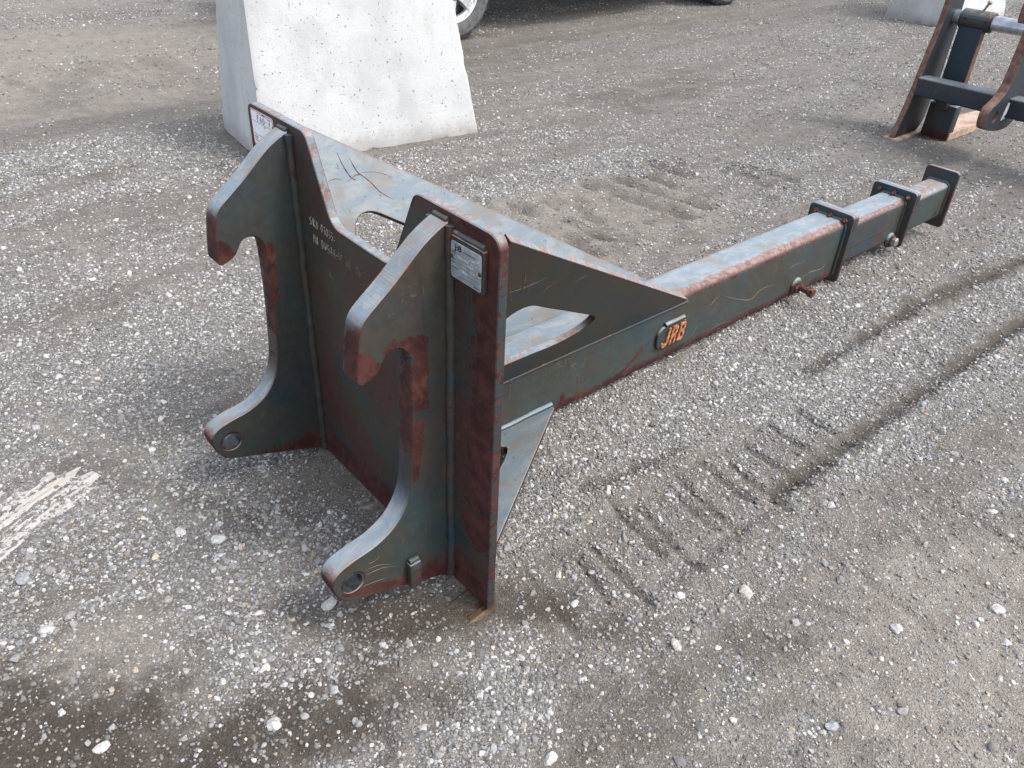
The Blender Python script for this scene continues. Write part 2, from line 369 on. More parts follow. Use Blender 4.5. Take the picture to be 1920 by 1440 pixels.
def height(x, y):
    h = .020*(fbm(x*1.1, y*.8, 3, 3)-.5) + .014*(fbm(x*5, y*3.2, 4, 9)-.5) + .008*(fbm(x*24, y*24, 4, 21)-.5) + .004*(fbm(x*90, y*90, 2, 41)-.5)
    near = 1/(1+((x-.5)**2+(y-.6)**2)/6)
    wob = .005*(fbm(x*14, y*14, 3, 61)-.5)
    for i, (a, b) in enumerate(GROOVES):
        d = capsule(x, y + wob, a, b); k = .013 if i < 12 else .009
        k *= .85; h -= k*np.exp(-(d/.010)**2); h += .4*k*np.exp(-((d-.026)/.014)**2)
    for a, b in REAR:
        d = capsule(x, y + 5*wob, a, b); q = sst(fbm(x*5, y*5, 2, 71), .28, .50); h -= q*.026*np.exp(-(d/.026)**2); h += q*.014*np.exp(-((d-.07)/.035)**2)
    for a, b, r, s in DARK[:5]:
        d = capsule(x, y, a, b); h -= .009*np.exp(-(d/.022)**2); h += .006*np.exp(-((d-.05)/.03)**2)
    # the tyre rut beside the boom, and gravel thrown up against the boom
    h -= .018*sst(x, .38, .44)*(1-sst(x, .66, .72))*sst(y, -.2, .1)*(1-sst(y, 2.2, 3.2))
    h += .044*np.exp(-((x-.02)/.18)**2)*sst(y, .15, .5)*(1-sst(y, 2.6, 3.2))
    for yy, a, w in ((.45, .012, .10), (-.62, .010, .12), (-.36, .008, .07)): h += a*np.exp(-((y-yy-.25*x+.05*np.sin(x*3))/w)**2)*(x < -.3)
    # a long shallow pair of wheel ruts across the back left
    for q in (-4.0, -5.9): h -= .03*np.exp(-((x-q-.10*np.sin(y))/.16)**2); 
    h += .02*np.exp(-((x+4.95)/.15)**2)
    fl = np.exp(-((x/.62)**2)**2 - (((y-.0)/.22)**2)**2)     # level under the plate
    h = h*(1-fl) - .006*fl
    return h
def pack_map(x, y):
    """bare, driven-over pale dirt"""
    n = fbm(x*3, y*2, 4, 81)-.5
    p = sst(1 - np.hypot((x+5.2)/1.35, (y-.9)/2.6) + n*1.1, 0, .5)
    p = np.maximum(p, .9*sst(1 - np.hypot((x+7.6)/1.1, (y-2.5)/4.0) + n*1.1, 0, .5))
    p = np.maximum(p, .8*sst(1 - np.hypot((x-1.18)/.30, (y-.82)/.60) + n*1.2, 0, .5))
    p = np.maximum(p, .7*sst(1 - np.hypot((x+.95)/.55, (y-2.0)/.75) + n*1.2, 0, .4))
    p = np.maximum(p, .7*sst(1 - np.hypot((x-.06)/.14, (y+.70)/.16) + n, 0, .5))
    p = np.maximum(p, .6*sst(1 - np.hypot((x+.55)/.5, (y+.35-.25*x)/.07) + n*1.5, 0, .5))
    p = np.maximum(p, .5*sst(1 - np.hypot((x+1.5)/.7, (y-.35-.25*x)/.10) + n*1.5, 0, .5))
    return p
def gravel_map(x, y, wet=None):
    """0 bare dirt .. 1 closely packed stones"""
    xw = x + .12*np.sin(y*1.1) + .25*(fbm(x*.9, y*.9, 2, 12)-.5); n = fbm(xw*4.6, y*.62, 4, 55); n2 = fbm(xw*13, y*3.2, 3, 66)
    g = .15 + .85*sst(.60*n + .40*n2 + .05*(x < -.15), .38, .62)
    den = np.maximum(0, 1 - capsule(x, y, (.20, .15), (.16, .9))/.24); g = np.maximum(g, sst(den, .0, .35))
    g = np.maximum(g, sst(1 - capsule(x, y, (.24, .9), (.30, 2.2))/.20, 0, .4))
    g = np.maximum(g, sst(1 - capsule(x, y, (.52, 1.3), (.54, 2.8))/.12, 0, .5))
    g = np.maximum(g, .9*sst(1 - capsule(x, y, (.30, -.50), (-.1, -.30))/.16 + (n2-.5)*1.2, 0, .5))
    g = np.maximum(g, .9*sst(1 - capsule(x, y, (-.15, -.9), (.12, -.62))/.06 + (n2-.5), 0, .5))
    tr = sst(x, .40, .44)*(1-sst(x, .74, .86))*sst(y, -.1, .1)*(1-sst(y, 1.05, 1.2)); g = g*(1-.75*tr) + .20*tr
    dirt = np.exp(-(((x-1.15)/.25)**2 + ((y-.85)/.45)**2)); g = g*(1-.75*dirt) + .12*dirt
    sm = np.exp(-(((x-.06)/.12)**2 + ((y+.70)/.16)**2)); g = g*(1-.8*sm)
    rear = np.exp(-(((x+1.0)/.32)**2 + ((y-1.95)/.8)**2)**2); g = g*(1-.8*rear)
    for q in (-4.0, -5.9): g = g*(1-.85*np.exp(-((x-q-.10*np.sin(y))/.42)**2))
    g = g*(1-.62*pack_map(x, y))
    return np.clip(g*(1-.70*(wet_map(x, y) if wet is None else wet)), .05, 1)

def ground_axis(lo, hi, step, far):
    c = list(np.arange(lo, hi, step)); a = []; s = step; v = lo
    while v > -far: s *= 1.05; v -= s; a.append(v)
    b = []; s = step; v = c[-1]
    while v < far: s *= 1.05; v += s; b.append(v)
    return np.array(a[::-1] + c + b)
gx = ground_axis(-1.35, 1.75, .0125, 160); gy = ground_axis(-1.2, 2.7, .0125, 160)
GX, GY = np.meshgrid(gx, gy); fx, fy = GX.ravel(), GY.ravel()
hz = height(fx, fy); lift = 1/(1 + (np.hypot(fx, fy)/25)**2); hz = hz*lift
V = np.stack([fx, fy, hz], 1).astype(np.float32)
nx, ny = len(gx), len(gy); I = (np.arange(ny-1)[:, None]*nx + np.arange(nx-1)[None, :]).ravel()
Q = np.stack([I, I+1, I+1+nx, I+nx], 1).astype(np.int32)
gm = bpy.data.meshes.new('ground'); gm.vertices.add(len(V)); gm.vertices.foreach_set('co', V.ravel())
gm.loops.add(Q.size); gm.loops.foreach_set('vertex_index', Q.ravel()); gm.polygons.add(len(Q))
gm.polygons.foreach_set('loop_start', np.arange(0, Q.size, 4, dtype=np.int32)); gm.polygons.foreach_set('use_smooth', np.ones(len(Q), bool)); gm.update(calc_edges=True)
WM = wet_map(fx, fy)
at = gm.attributes.new('wet', 'FLOAT', 'POINT'); at.data.foreach_set('value', WM.astype(np.float32))
at = gm.attributes.new('pack', 'FLOAT', 'POINT'); at.data.foreach_set('value', pack_map(fx, fy).astype(np.float32))
at = gm.attributes.new('grav', 'FLOAT', 'POINT'); at.data.foreach_set('value', gravel_map(fx, fy, WM).astype(np.float32))
def ground_mat():
    k = NT('yard_dirt'); P = k.obj()
    wet = k.n('ShaderNodeAttribute', attribute_name='wet').outputs['Fac']; gv = k.n('ShaderNodeAttribute', attribute_name='grav').outputs['Fac']
    a = k.noise(P, 1., 5, .62, .4, stretch=(5.2, .9, 1)); b = k.noise(P, 14, 4, .65); c = k.noise(P, 90, 3, .7)
    col = k.mix(k.step(a, .36, .64), (.160, .144, .123), (.235, .214, .186))
    col = k.mix(k.step(b, .35, .7), k.mix(.5, col, (.085, .073, .060)), col)
    col = k.mix(k.step(c, .38, .64), k.mix(.45, col, (.07, .064, .055)), col)
    pk = k.n('ShaderNodeAttribute', attribute_name='pack').outputs['Fac']
    col = k.mix(k.math('MULTIPLY', pk, .6), col, k.mix(k.step(b, .3, .7), (.215, .188, .157), (.285, .255, .217)))
    # grit: cells of small stone of many greys
    for sc, th, amt in ((150, .62, .75), (300, .95, .75)):
        v = k.voro(P, sc); rnd = k.n('ShaderNodeSeparateColor'); k.l(v['Color'], rnd.inputs[0])
        ston = k.mix(k.step(rnd.outputs[0], .35, .98), (.14, .134, .124), (.46, .445, .42))
        msk = k.math('MULTIPLY', k.step(v['Distance'], .46, .30), k.step(k.math('ADD', rnd.outputs[1], k.math('MULTIPLY', gv, .46)), 1.20-th*.62, 1.26-th*.62))
        col = k.mix(k.math('MULTIPLY', msk, amt), col, ston)
    col = k.mix(k.math('MULTIPLY', wet, .90), col, k.mix(c, (.026, .020, .015), (.070, .055, .041)))
    v1 = k.voro(P, 200)['Distance']
    h = k.math('ADD', k.math('MULTIPLY', k.step(v1, .5, .1), 1.), k.math('MULTIPLY', k.noise(P, 150, 2, .7), 1.6))
    return k.fin(col, .92, k.bump(h, .7, .004), spec=.25)
ground = tag(obj('ground', gm, ground_mat()), kind='structure')

# ------------------------------------------------------------------ gravel (uncountable)
def stone_mat():
    k = NT('gravel_stone'); P = k.obj()
    at = k.n('ShaderNodeAttribute', attribute_name='scol'); at.attribute_type = 'INSTANCER'
    n = k.noise(P, 1.6, 4, .6); n2 = k.noise(P, 6, 3, .6)
    c = k.mix(k.step(n, .3, .72), k.mix(.45, at.outputs['Color'], (.10, .095, .088)), at.outputs['Color'])
    c = k.mix(k.step(n2, .58, .7, 0, .4), c, (.10, .095, .085))
    return k.fin(c, .85, spec=.25)
STONE = stone_mat()
rng = np.random.default_rng(11)
def scatter(n, r0, r1, s0, s1, sink, floor=0., power=1.):
    ang = YAW + rng.uniform(-.92, .92, n); rad = np.sqrt(rng.uniform(r0*r0, r1*r1, n))
    x = CAM_POS[0] + rad*np.sin(ang); y = CAM_POS[1] + rad*np.cos(ang)
    keep = rng.random(n) < np.maximum(gravel_map(x, y)**power, floor)
    dg = np.full(n, 9.)
    for a, b in GROOVES[:12]: dg = np.minimum(dg, capsule(x, y, a, b))
    keep &= ~((dg < .009) & (rng.random(n) < .65))
    # nothing inside the plate, the blocks, the wheels or the fork
    bad = (np.abs(x) < .49) & (y > -.012) & (y < .034)
    cr, sr = math.cos(-.42), math.sin(-.42); tx, ty_ = (x+.50)*cr - (y+.80)*sr, (x+.50)*sr + (y+.80)*cr
    bad |= (np.abs(tx) < .13) & (np.abs(ty_) < .24) & (rng.random(n) < .52)
    bad |= (x > -.28) & (x < .13) & (y > -.09) & (y < .1) & (rng.random(n) < .85)
    bad |= (x > .37) & (x < .5) & (y > -.09) & (y < .08) & (rng.random(n) < .9)
    bad |= (x > -3.14) & (x < -2.28) & (y > .88) & (y < 2.18)
    x, y = x[keep & ~bad], y[keep & ~bad]; m = len(x)
    s = s0*(s1/s0)**(rng.random(m)**1.5)
    z = height(x, y)/(1 + (np.hypot(x, y)/25)**2) + s*sink
    return np.stack([x, y, z], 1), s
L = [scatter(150000, .6, 2.8, .0017, .0034, .05, .25), scatter(250000, .6, 5.0, .0029, .0066, .08, .14, 1.1), scatter(7000, .6, 5.0, .0064, .0115, .10, .12),
     scatter(210000, 5.0, 13.5, .0045, .0080, .15, .10), scatter(4000, 5.0, 14, .0080, .013, .15, .1)]
PTS = np.concatenate([a for a, b in L]); SZ = np.concatenate([b for a, b in L]); NP = len(PTS)
tone = rng.random(NP)
val = np.where(tone < .18, rng.uniform(.12, .18, NP), np.where(tone < .80, rng.uniform(.18, .33, NP), rng.uniform(.38, .66, NP)))
warm = rng.normal(0, .035, NP) + .028; colr = np.stack([val*(1+warm), val*(1+.15*warm), val*(1-warm), np.ones(NP)], 1)
tanm = rng.random(NP) < .035; colr[tanm, :3] *= np.array([1.15, .95, .72])
wetp = wet_map(PTS[:, 0], PTS[:, 1]); colr[:, :3] *= (1-.45*wetp*(rng.random(NP) < .6))[:, None]
scl = np.stack([SZ*rng.uniform(.85, 1.3, NP), SZ*rng.uniform(.75, 1.1, NP), SZ*rng.uniform(.5, .85, NP)], 1)
rotv = np.stack([rng.normal(0, .35, NP), rng.normal(0, .35, NP), rng.uniform(0, 6.283, NP)], 1)
def gravel_object():
    me = bpy.data.meshes.new('gravel'); me.vertices.add(NP); me.vertices.foreach_set('co', PTS.astype(np.float32).ravel())
    for nm, typ, dat, key in (('sscl', 'FLOAT_VECTOR', scl, 'vector'), ('srot', 'FLOAT_VECTOR', rotv, 'vector'), ('scol', 'FLOAT_COLOR', colr, 'color')):
        a = me.attributes.new(nm, typ, 'POINT'); a.data.foreach_set(key, dat.astype(np.float32).ravel())
    a = me.attributes.new('sid', 'INT', 'POINT'); a.data.foreach_set('value', rng.integers(0, 9, NP).astype(np.int32))
    o = obj('gravel', me, STONE)
    g = bpy.data.node_groups.new('gravel_scatter', 'GeometryNodeTree')
    g.interface.new_socket('Geometry', in_out='INPUT', socket_type='NodeSocketGeometry'); g.interface.new_socket('Geometry', in_out='OUTPUT', socket_type='NodeSocketGeometry')
    N = lambda t: g.nodes.new(t)
    gi, go = N('NodeGroupInput'), N('NodeGroupOutput')
    gti = N('GeometryNodeGeometryToInstance')
    for i in range(9):
        ic = N('GeometryNodeMeshIcoSphere'); ic.inputs['Radius'].default_value = 1; ic.inputs['Subdivisions'].default_value = 2
        ps = N('GeometryNodeInputPosition'); ns = N('ShaderNodeTexNoise'); ns.noise_dimensions = '4D'; ns.inputs['W'].default_value = 3.7*i + 1; ns.inputs['Scale'].default_value = .75; ns.inputs['Detail'].default_value = 2
        g.links.new(ps.outputs[0], ns.inputs['Vector'])
        sb = N('ShaderNodeVectorMath'); sb.operation = 'SUBTRACT'; g.links.new(ns.outputs['Color'], sb.inputs[0]); sb.inputs[1].default_value = (.5, .5, .5)
        sc_ = N('ShaderNodeVectorMath'); sc_.operation = 'SCALE'; g.links.new(sb.outputs[0], sc_.inputs[0]); sc_.inputs['Scale'].default_value = 2.3
        sp = N('GeometryNodeSetPosition'); g.links.new(ic.outputs[0], sp.inputs['Geometry']); g.links.new(sc_.outputs[0], sp.inputs['Offset'])
        sh = N('GeometryNodeSetShadeSmooth'); sh.inputs['Shade Smooth'].default_value = (i % 3 == 0); g.links.new(sp.outputs[0], sh.inputs[0])
        sm = N('GeometryNodeSetMaterial'); sm.inputs['Material'].default_value = STONE; g.links.new(sh.outputs[0], sm.inputs[0]); g.links.new(sm.outputs[0], gti.inputs[0])
    def attr(nm, t):
        x = N('GeometryNodeInputNamedAttribute'); x.data_type = t; x.inputs['Name'].default_value = nm; return x.outputs[0]
    ip = N('GeometryNodeInstanceOnPoints'); ip.inputs['Pick Instance'].default_value = True
    g.links.new(gi.outputs[0], ip.inputs['Points']); g.links.new(gti.outputs[0], ip.inputs['Instance']); g.links.new(attr('sid', 'INT'), ip.inputs['Instance Index'])
    er = N('FunctionNodeEulerToRotation'); g.links.new(attr('srot', 'FLOAT_VECTOR'), er.inputs[0]); g.links.new(er.outputs[0], ip.inputs['Rotation'])
    g.links.new(attr('sscl', 'FLOAT_VECTOR'), ip.inputs['Scale']); g.links.new(ip.outputs[0], go.inputs[0])
    md = o.modifiers.new('scatter', 'NODES'); md.node_group = g
    return o
gravel = tag(gravel_object(), 'loose grey and white gravel spread over the whole yard', 'gravel', kind='stuff')

# ------------------------------------------------------------------ the crane boom attachment
W2, H, TP = .479, .936, .022
BW, Z1, BH, ZB = .0735, .2652, .3035, .058
jib = tag(empty('boom_attachment'), 'rusty dark teal steel lifting boom attachment with two hook plates, lying on the gravel', 'attachment')
MAT_WELD = steel('weld_bead_paint', amount=-.02, scratch=0, lift=.15, edge=.0, olive=.8)
MAT_RUST = rusty('bare_rust'); MAT_DARK = flat('black_gap', (.012, .012, .012), .8)
MAT_BOLT = flat('weathered_bolt_zinc', (.30, .29, .26), .45, .7, .4, 200)
RIM = steel('rusted_rim', amount=.34, scratch=0, edge=1., lift=.9, rad=.006, stri=(320, 8, 320))
RIM_HOOK = steel('worn_rim', amount=.0, scratch=.3, edge=.8, rad=.010, haze=.6, stri=(6, 330, 330), spots=[((x_, -.203, .735), (x_, -.212, .660), .040) for x_ in (.325, -.28)] + [((x_, -.12, .695), (x_, -.096, .45), .035) for x_ in (.325, -.28)] + [((x_, -.315, .17), (x_, -.29, .12), .04) for x_ in (.325, -.28)])
m_plate = steel('back_plate_paint', bottom=(.105, .10), scratch=.35, olive=.9, amount=-.12, edge=.8, haze=1., rad=.016,
    spots=[((.45, 0, .90), (.455, 0, .62), .055), ((.45, 0, .60), (.44, 0, .22), .060), ((.455, 0, .93), (.44, 0, .88), .04), ((.39, 0, .93), (.46, 0, .91), .03), ((-.46, 0, .82), (-.42, 0, .78), .05), ((.20, 0, .90), (.22, 0, .93), .015)])
out = rounded([(-W2, 0), (W2, 0), (W2, H), (.225, H), (.132, .745), (-.108, .745), (-.198, H), (-W2, H)], [.004, .004, .035, .035, .05, .06, .03, .03], 7)
plate = obj('back_plate', plate_mesh('back_plate', out, [], TP, XZ(0), .002), (m_plate, RIM), jib)

HOOK = [(-.004, .918), (-.018, .914), (-.061, .888), (-.125, .831), (-.178, .789), (-.193, .774), (-.201, .757), (-.206, .73), (-.211, .695), (-.2145, .664), (-.2135, .652), (-.207, .644), (-.197, .644), (-.182, .650), (-.168, .659), (-.160, .672),
        (-.147, .690), (-.13, .695), (-.112, .689), (-.099, .670), (-.0955, .645), (-.0955, .54), (-.100, .433), (-.106, .355), (-.120, .30), (-.152, .254), (-.20, .227), (-.255, .216), (-.294, .203), (-.311, .18), (-.310, .155),
        (-.298, .124), (-.275, .101), (-.238, .087), (-.15, .058), (-.004, .006)]
hk = catmull(HOOK, False, 3)
HC = (-.262, .153)
hspots = lambda x: [((x, -.20, .69), (x, -.18, .655), .028), ((x, -.14, .70), (x, -.08, .69), .020), ((x, -.077, .69), (x, -.074, .54), .022), ((x, -.080, .50), (x, -.098, .36), .014), ((x, -.28, .13), (x, -.05, .03), .012)]
for side, x0, sd_ in (('right', .2905, 5), ('left', -.316, 8)):
    mh = steel('hook_paint_'+side, bottom=(.085, .07), olive=.8 if side == 'right' else .45, scratch=.3, edge=.9, teal=.7, spots=(hspots(x0+.05) if side == 'right' else [((x0+.05, -.20, .685), (x0+.05, -.185, .655), .020), ((x0+.05, -.085, .66), (x0+.05, -.085, .52), .012)]), haze=.35 if side == 'right' else .2)
    h = obj('hook_plate', plate_mesh('hook_plate', hk, [circle(HC, .0265, 28)], .05, YZ(x0), .0025), (mh, RIM_HOOK), jib)
    h['label'] = 'hook plate nearer the data plate, its throat rusted red' if side == 'right' else 'hook plate beside the white paper sticker'
    # worn bushing in the lower eye
    ring = []
    for r_, d_ in ((.0262, .002), (.0262, .048)): ring.append((r_, d_))
    bm = bmesh.new(); n = 28
    for (r_, d_) in ((.0262, .001), (.0225, .001), (.0225, .049), (.0262, .049)):
        for i in range(n): bm.verts.new((x0+d_, HC[0]+r_*math.cos(2*math.pi*i/n), HC[1]+r_*math.sin(2*math.pi*i/n)))
    bm.verts.ensure_lookup_table()
    for j in range(4):
        for i in range(n): bm.faces.new([bm.verts[j*n+i], bm.verts[j*n+(i+1) % n], bm.verts[((j+1) % 4)*n+(i+1) % n], bm.verts[((j+1) % 4)*n+i]])
    obj('eye_bushing', bm_mesh(bm, 'eye_bushing'), flat('worn_steel_'+side, (.07, .075, .08), .45, .6, .5, 60), h)
    for xw in ((x0+.05, 1), (x0, -1)):
        bead('weld_bead', (xw[0]+.004*xw[1], -.004, .012), (xw[0]+.004*xw[1], -.004, .914), .0105, h, MAT_WELD, seed=sd_)
    bead('weld_bead', (x0+.004, -.003, .919), (x0+.047, -.003, .919), .0065, h, MAT_WELD, seed=sd_+2)
    if side == 'right':
        sb = obj('stop_block', box_mesh('stop_block', x0+.049, x0+.069, -.128, -.098, .052, .128, .004), steel('stop_paint', amount=.15, edge=1., scratch=0), h)
        bead('weld_bead', (x0+.058, -.125, .131), (x0+.058, -.101, .131), .008, h, MAT_WELD, seed=3)

# side gussets: splayed plates from the ears down to the boom
GV = Vector((.5238, 0, .8517))
gout = [(TP+.001, 0.), (1.150, 0.), (1.150, .004), (TP+.001, .774)]
ghole = catmull([(.160, .20), (.158, .36), (.163, .41), (.178, .445), (.205, .461), (.24, .455), (.292, .42), (.401, .346), (.544, .248), (.585, .215), (.592, .19), (.57, .15), (.5, .129), (.4, .133), (.3, .135), (.21, .138), (.172, .155)], True, 3)
for s in (1, -1):
    u = Vector((0, 1, 0)); v = Vector((GV.x*s, 0, GV.z)); n = Vector((-.8517, 0, .5238)) if s > 0 else Vector((-.8517, 0, -.5238))
    mg = steel('gusset_paint_r' if s > 0 else 'gusset_paint_l', scratch=.75 if s > 0 else .45, olive=.9 if s > 0 else .5, edge=.9, lift=1., teal=.8)
    g = obj('side_gusset', plate_mesh('side_gusset', gout, [ghole], .019, ((BW*s, 0, Z1), u, v, n), .0015), (mg, RIM), jib)
    g['label'] = 'splayed side gusset with a rounded cut-out, nearer the camera' if s > 0 else 'far splayed gusset, its sky-tinted blue inner face showing'
    bead('weld_bead', (s*(BW+.001), .03, Z1-.002), (s*(BW+.001), 1.15, Z1-.002), .0045, g, MAT_WELD, .012, .3, 4)
    bead('weld_bead', (s*(W2-.035), TP+.003, .86), (s*(BW+.02), TP+.003, Z1+.02), .007, g, MAT_WELD, .012, .3, 6)
    # flat bracing triangle near the ground
    bo = rounded([(BW*s, TP+.001), (.445*s, TP+.001), (.090*s, .562), (BW*s, .567)], [0, .004, .006, 0], 3)
    bh = rounded([(.128*s, .085), (.315*s, .085), (.128*s, .378)], [.03, .03, .028], 6)
    bg_ = obj('base_gusset', plate_mesh('base_gusset', bo, [bh], .018, XY(.088), .0015), (steel('base_gusset_paint_%d' % s, scratch=.3, edge=1., lift=.55, olive=.3, haze=0), RIM), jib)
    bead('weld_bead', (s*(BW+.003), .05, .109), (s*(BW+.003), .562, .109), .008, bg_, steel('pale_weld_%d' % s, scratch=0, edge=0), .008, .35, 9)

# boom tubes
m_tube = steel('boom_tube_paint', bottom=(.102, .03), scratch=1., olive=.6, edge=.9, top_rust=-.05, teal=.9, haze=.3, light=1.15,
    spots=[((BW, .86, .09), (BW, .95, .15), .010), ((BW, .60, .07), (BW, .61, .12), .010), ((BW-.012, .6, .293), (BW-.012, 2.1, .293), .020), ((-BW+.012, 1.1, .293), (-BW+.012, 2.1, .293), .010)])
tube1 = obj('boom_tube', tube_section('boom_tube', BW, ZB, BH, .034, TP+.001, 2.095), m_tube, jib)
m_in = steel('inner_tube_paint', bottom=(.112, .022), scratch=.8, olive=.5, edge=.9, top_rust=-.1, light=1.1, spots=[((.068, 2.2, .16), (.068, 2.5, .165), .003), ((.057, 2.1, .27), (.057, 2.6, .27), .014)])
m_in2 = steel('end_tube_paint', light=1.1, bottom=(.11, .02), scratch=.5, olive=.6, edge=1., top_rust=.35)
CX2, CX3 = .004, .016
tube2 = obj('extension_tube', tube_section('extension_tube', .0635, .088, .278, .030, 2.13, 2.60, CX2), m_in, jib)
tube3 = obj('end_tube', tube_section('end_tube', .054, .098, .262, .028, 2.635, 3.0, CX3), m_in2, jib)
m_col = steel('collar_paint', edge=.5, scratch=.1, olive=.3, haze=.1, rad=.008)
def collar(y, cx, hw, z0, z1, zc, inner, nm, label):
    r = .022
    c = obj(nm, plate_mesh(nm, rounded([(cx-hw, z0), (cx+hw, z0), (cx+hw, z1), (cx-hw, z1)], r, 6), [], .015, XZ(y), .002), (m_col, RIM), jib)
    c['label'] = label
    obj('collar_cap', plate_mesh('collar_cap', rounded([(cx-hw, zc), (cx+hw, zc), (cx+hw, z1), (cx-hw, z1)], [.006, .006, r, r], 6), [], .024, XZ(y+.0155), .002), steel('cap_'+nm, edge=1., scratch=0, amount=.1, top_rust=.2), c)
    for i, dx in enumerate((-.66, 0, .66)):
        b = obj('bolt', bolt_mesh('bolt', (cx+hw*dx, y, z1-.028), (0, -1, 0),   .0125, .012, .010), MAT_RUST if i != 1 or nm == 'collar_plate' else MAT_BOLT, c)
    obj('slot_strip', box_mesh('slot_strip', cx-hw*.6, cx+hw*.6, y-.003, y+.001, z1-.0305, z1-.0265, .0005), MAT_DARK, c)  # dark strip drawn as the shadowed slot between the bolts
    # fillet weld around the tube
    hw_, a0, a1, rr_ = inner
    pr = rounded([(cx-hw_, a0), (cx+hw_, a0), (cx+hw_, a1), (cx-hw_, a1)], rr_, 6)
    pts = [(p[0], y-.003, p[1]) for p in pr]; pts.append(pts[0])
    obj('weld_bead', tube('weld_bead', pts, .0075, 8, .25, .1, 5), MAT_WELD, c)
    return c
collar(2.096, .004, .0965, .048, .334, .262, (BW, ZB, BH, .034), 'collar_plate', 'bolted collar plate at the end of the main boom tube')
collar(2.600, .004, .099, .066, .314, .252, (.0635, .088, .278, .03), 'collar_plate', 'smaller bolted collar plate further out along the boom')
endp = obj('end_plate', plate_mesh('end_plate', rounded([(-.058, .056), (.094, .056), (.094, .318), (-.058, .318)], .02, 6), [], .018, XZ(3.0), .002), (steel('end_plate_paint', edge=1.2, scratch=.1, amount=.0, olive=.4), RIM), jib)
pr = rounded([(CX3-.054, .098), (CX3+.054, .098), (CX3+.054, .262), (CX3-.054, .262)], .028, 6); pts = [(p[0], 2.997, p[1]) for p in pr]; pts.append(pts[0])
obj('weld_bead', tube('weld_bead', pts, .008, 8, .25, .1, 5), MAT_WELD, endp)
obj('drain_hole', lathe('drain_hole', [(.011, 0), (.011, .0012)], (CX3+.054, 2.945, .133), (1, 0, 0), 18), MAT_DARK, tube3)
# locking bolts on the side
for (y, z, x, proud) in ((1.826, .112, BW, .062), (2.545, .108, .0675, .018)):
    lk = obj('locking_bolt', lathe('locking_bolt', [(.012, 0), (.012, proud-.004), (.011, proud)], (x, y, z), (1, 0, 0), 14), MAT_RUST, jib)
    obj('weld_ring', lathe('weld_ring', [(.033, -.001), (.034, .004), (.030, .010), (.023, .013), (.012, .013)], (x, y, z), (1, 0, 0), 20), steel('weld_ring_%d' % int(y*10), amount=.1, scratch=0, edge=.6, lift=.9), lk)
    obj('washer', lathe('washer', [(.024, .012), (.024, .020), (.021, .021)], (x, y, z), (1, 0, 0), 20), MAT_RUST, lk)
    obj('bolt_head', bolt_mesh('bolt_head', (x+proud-.002, y, z), (1, 0, 0), .0195, .022), MAT_RUST if proud > .05 else MAT_BOLT, lk)

# rust scars and scrapes where the paint has been torn
m_scar = flat('scar_rust', (.14, .07, .055), .8, 0, .5, 60); m_tan = flat('tan_scrape', (.16, .105, .05), .7, 0, .5, 60); m_pale = flat('bare_scrape', (.15, .15, .14), .5, .2, .5, 80)
def scar(fn, pts, r, mat, parent, seed):
    P3 = [Vector(fn(*p)) for p in catmull(pts, False, 6)]; n = len(P3)
    obj('rust_scar', tube('rust_scar', P3, [r*.52*(.15 + .85*math.sin(math.pi*min(1, (i+.6)/n))) for i in range(n)], 6, .7, 0, seed), mat, parent)
gl = lambda s: (lambda y, v: (s*(BW + GV.x*v), y, Z1 + GV.z*v)); bs = lambda y, z: (BW, y, z)
gus = [o for o in jib.children if o.name.startswith('side_gusset')]
for i, (pts, r) in enumerate((([(.188, .625), (.192, .59), (.203, .556), (.216, .546)], .0035), ([(.216, .608), (.225, .568), (.24, .549)], .003), ([(.186, .546), (.226, .559), (.252, .534), (.272, .502), (.303, .475)], .0036),
        ([(.137, .558), (.159, .561), (.176, .554)], .002), ([(.236, .561), (.274, .556), (.313, .538)], .0018))): scar(gl(-1), pts, r, m_scar, gus[1], 40+i)
for i, (pts, r, m_) in enumerate((([(.114, .664), (.146, .591), (.174, .519)], .0028, m_scar), ([(.098, .61), (.131, .551), (.161, .5)], .0016, m_tan), ([(.115, .571), (.159, .566), (.225, .577)], .0012, m_tan),
        ([(.228, .496), (.251, .53), (.291, .56)], .0014, m_scar), ([(.342, .475), (.343, .501), (.372, .512)], .0011, m_tan))): scar(gl(1), pts, r, m_, gus[0], 50+i)
for i, (pts, r, m_) in enumerate((([(.63, .233), (.666, .162), (.679, .098)], .0026, m_scar), ([(.693, .232), (.679, .19), (.666, .162)], .0022, m_scar), ([(.401, .253), (.398, .209), (.39, .171)], .0022, m_scar),
        ([(1.342, .224), (1.435, .18), (1.53, .146), (1.587, .168), (1.677, .162)], .0022, m_tan), ([(1.869, .133), (1.921, .141), (1.999, .133), (2.026, .156)], .0022, m_tan), ([(1.266, .187), (1.297, .211), (1.322, .223)], .0016, m_tan), ([(1.655, .219), (1.661, .232), (1.652, .241)], .003, m_tan),
        ([(1.21, .10), (1.235, .15), (1.23, .18)], .0016, m_tan), ([(1.30, .09), (1.36, .10), (1.45, .09)], .0016, m_scar), ([(1.75, .20), (1.78, .21), (1.86, .205)], .0014, m_scar))): scar(bs, pts, r, m_, tube1, 60+i)
hks = [o for o in jib.children if o.name.startswith('hook_plate')]
for i, pts in enumerate(([(-.235, .17), (-.20, .165), (-.165, .145)], [(-.23, .155), (-.19, .15), (-.16, .135)], [(-.24, .125), (-.21, .12), (-.18, .112)], [(-.225, .185), (-.21, .183), (-.195, .187)])): scar(lambda y, z: (.3405, y, z), pts, .0011, m_pale if i < 3 else m_tan, hks[0], 70+i)
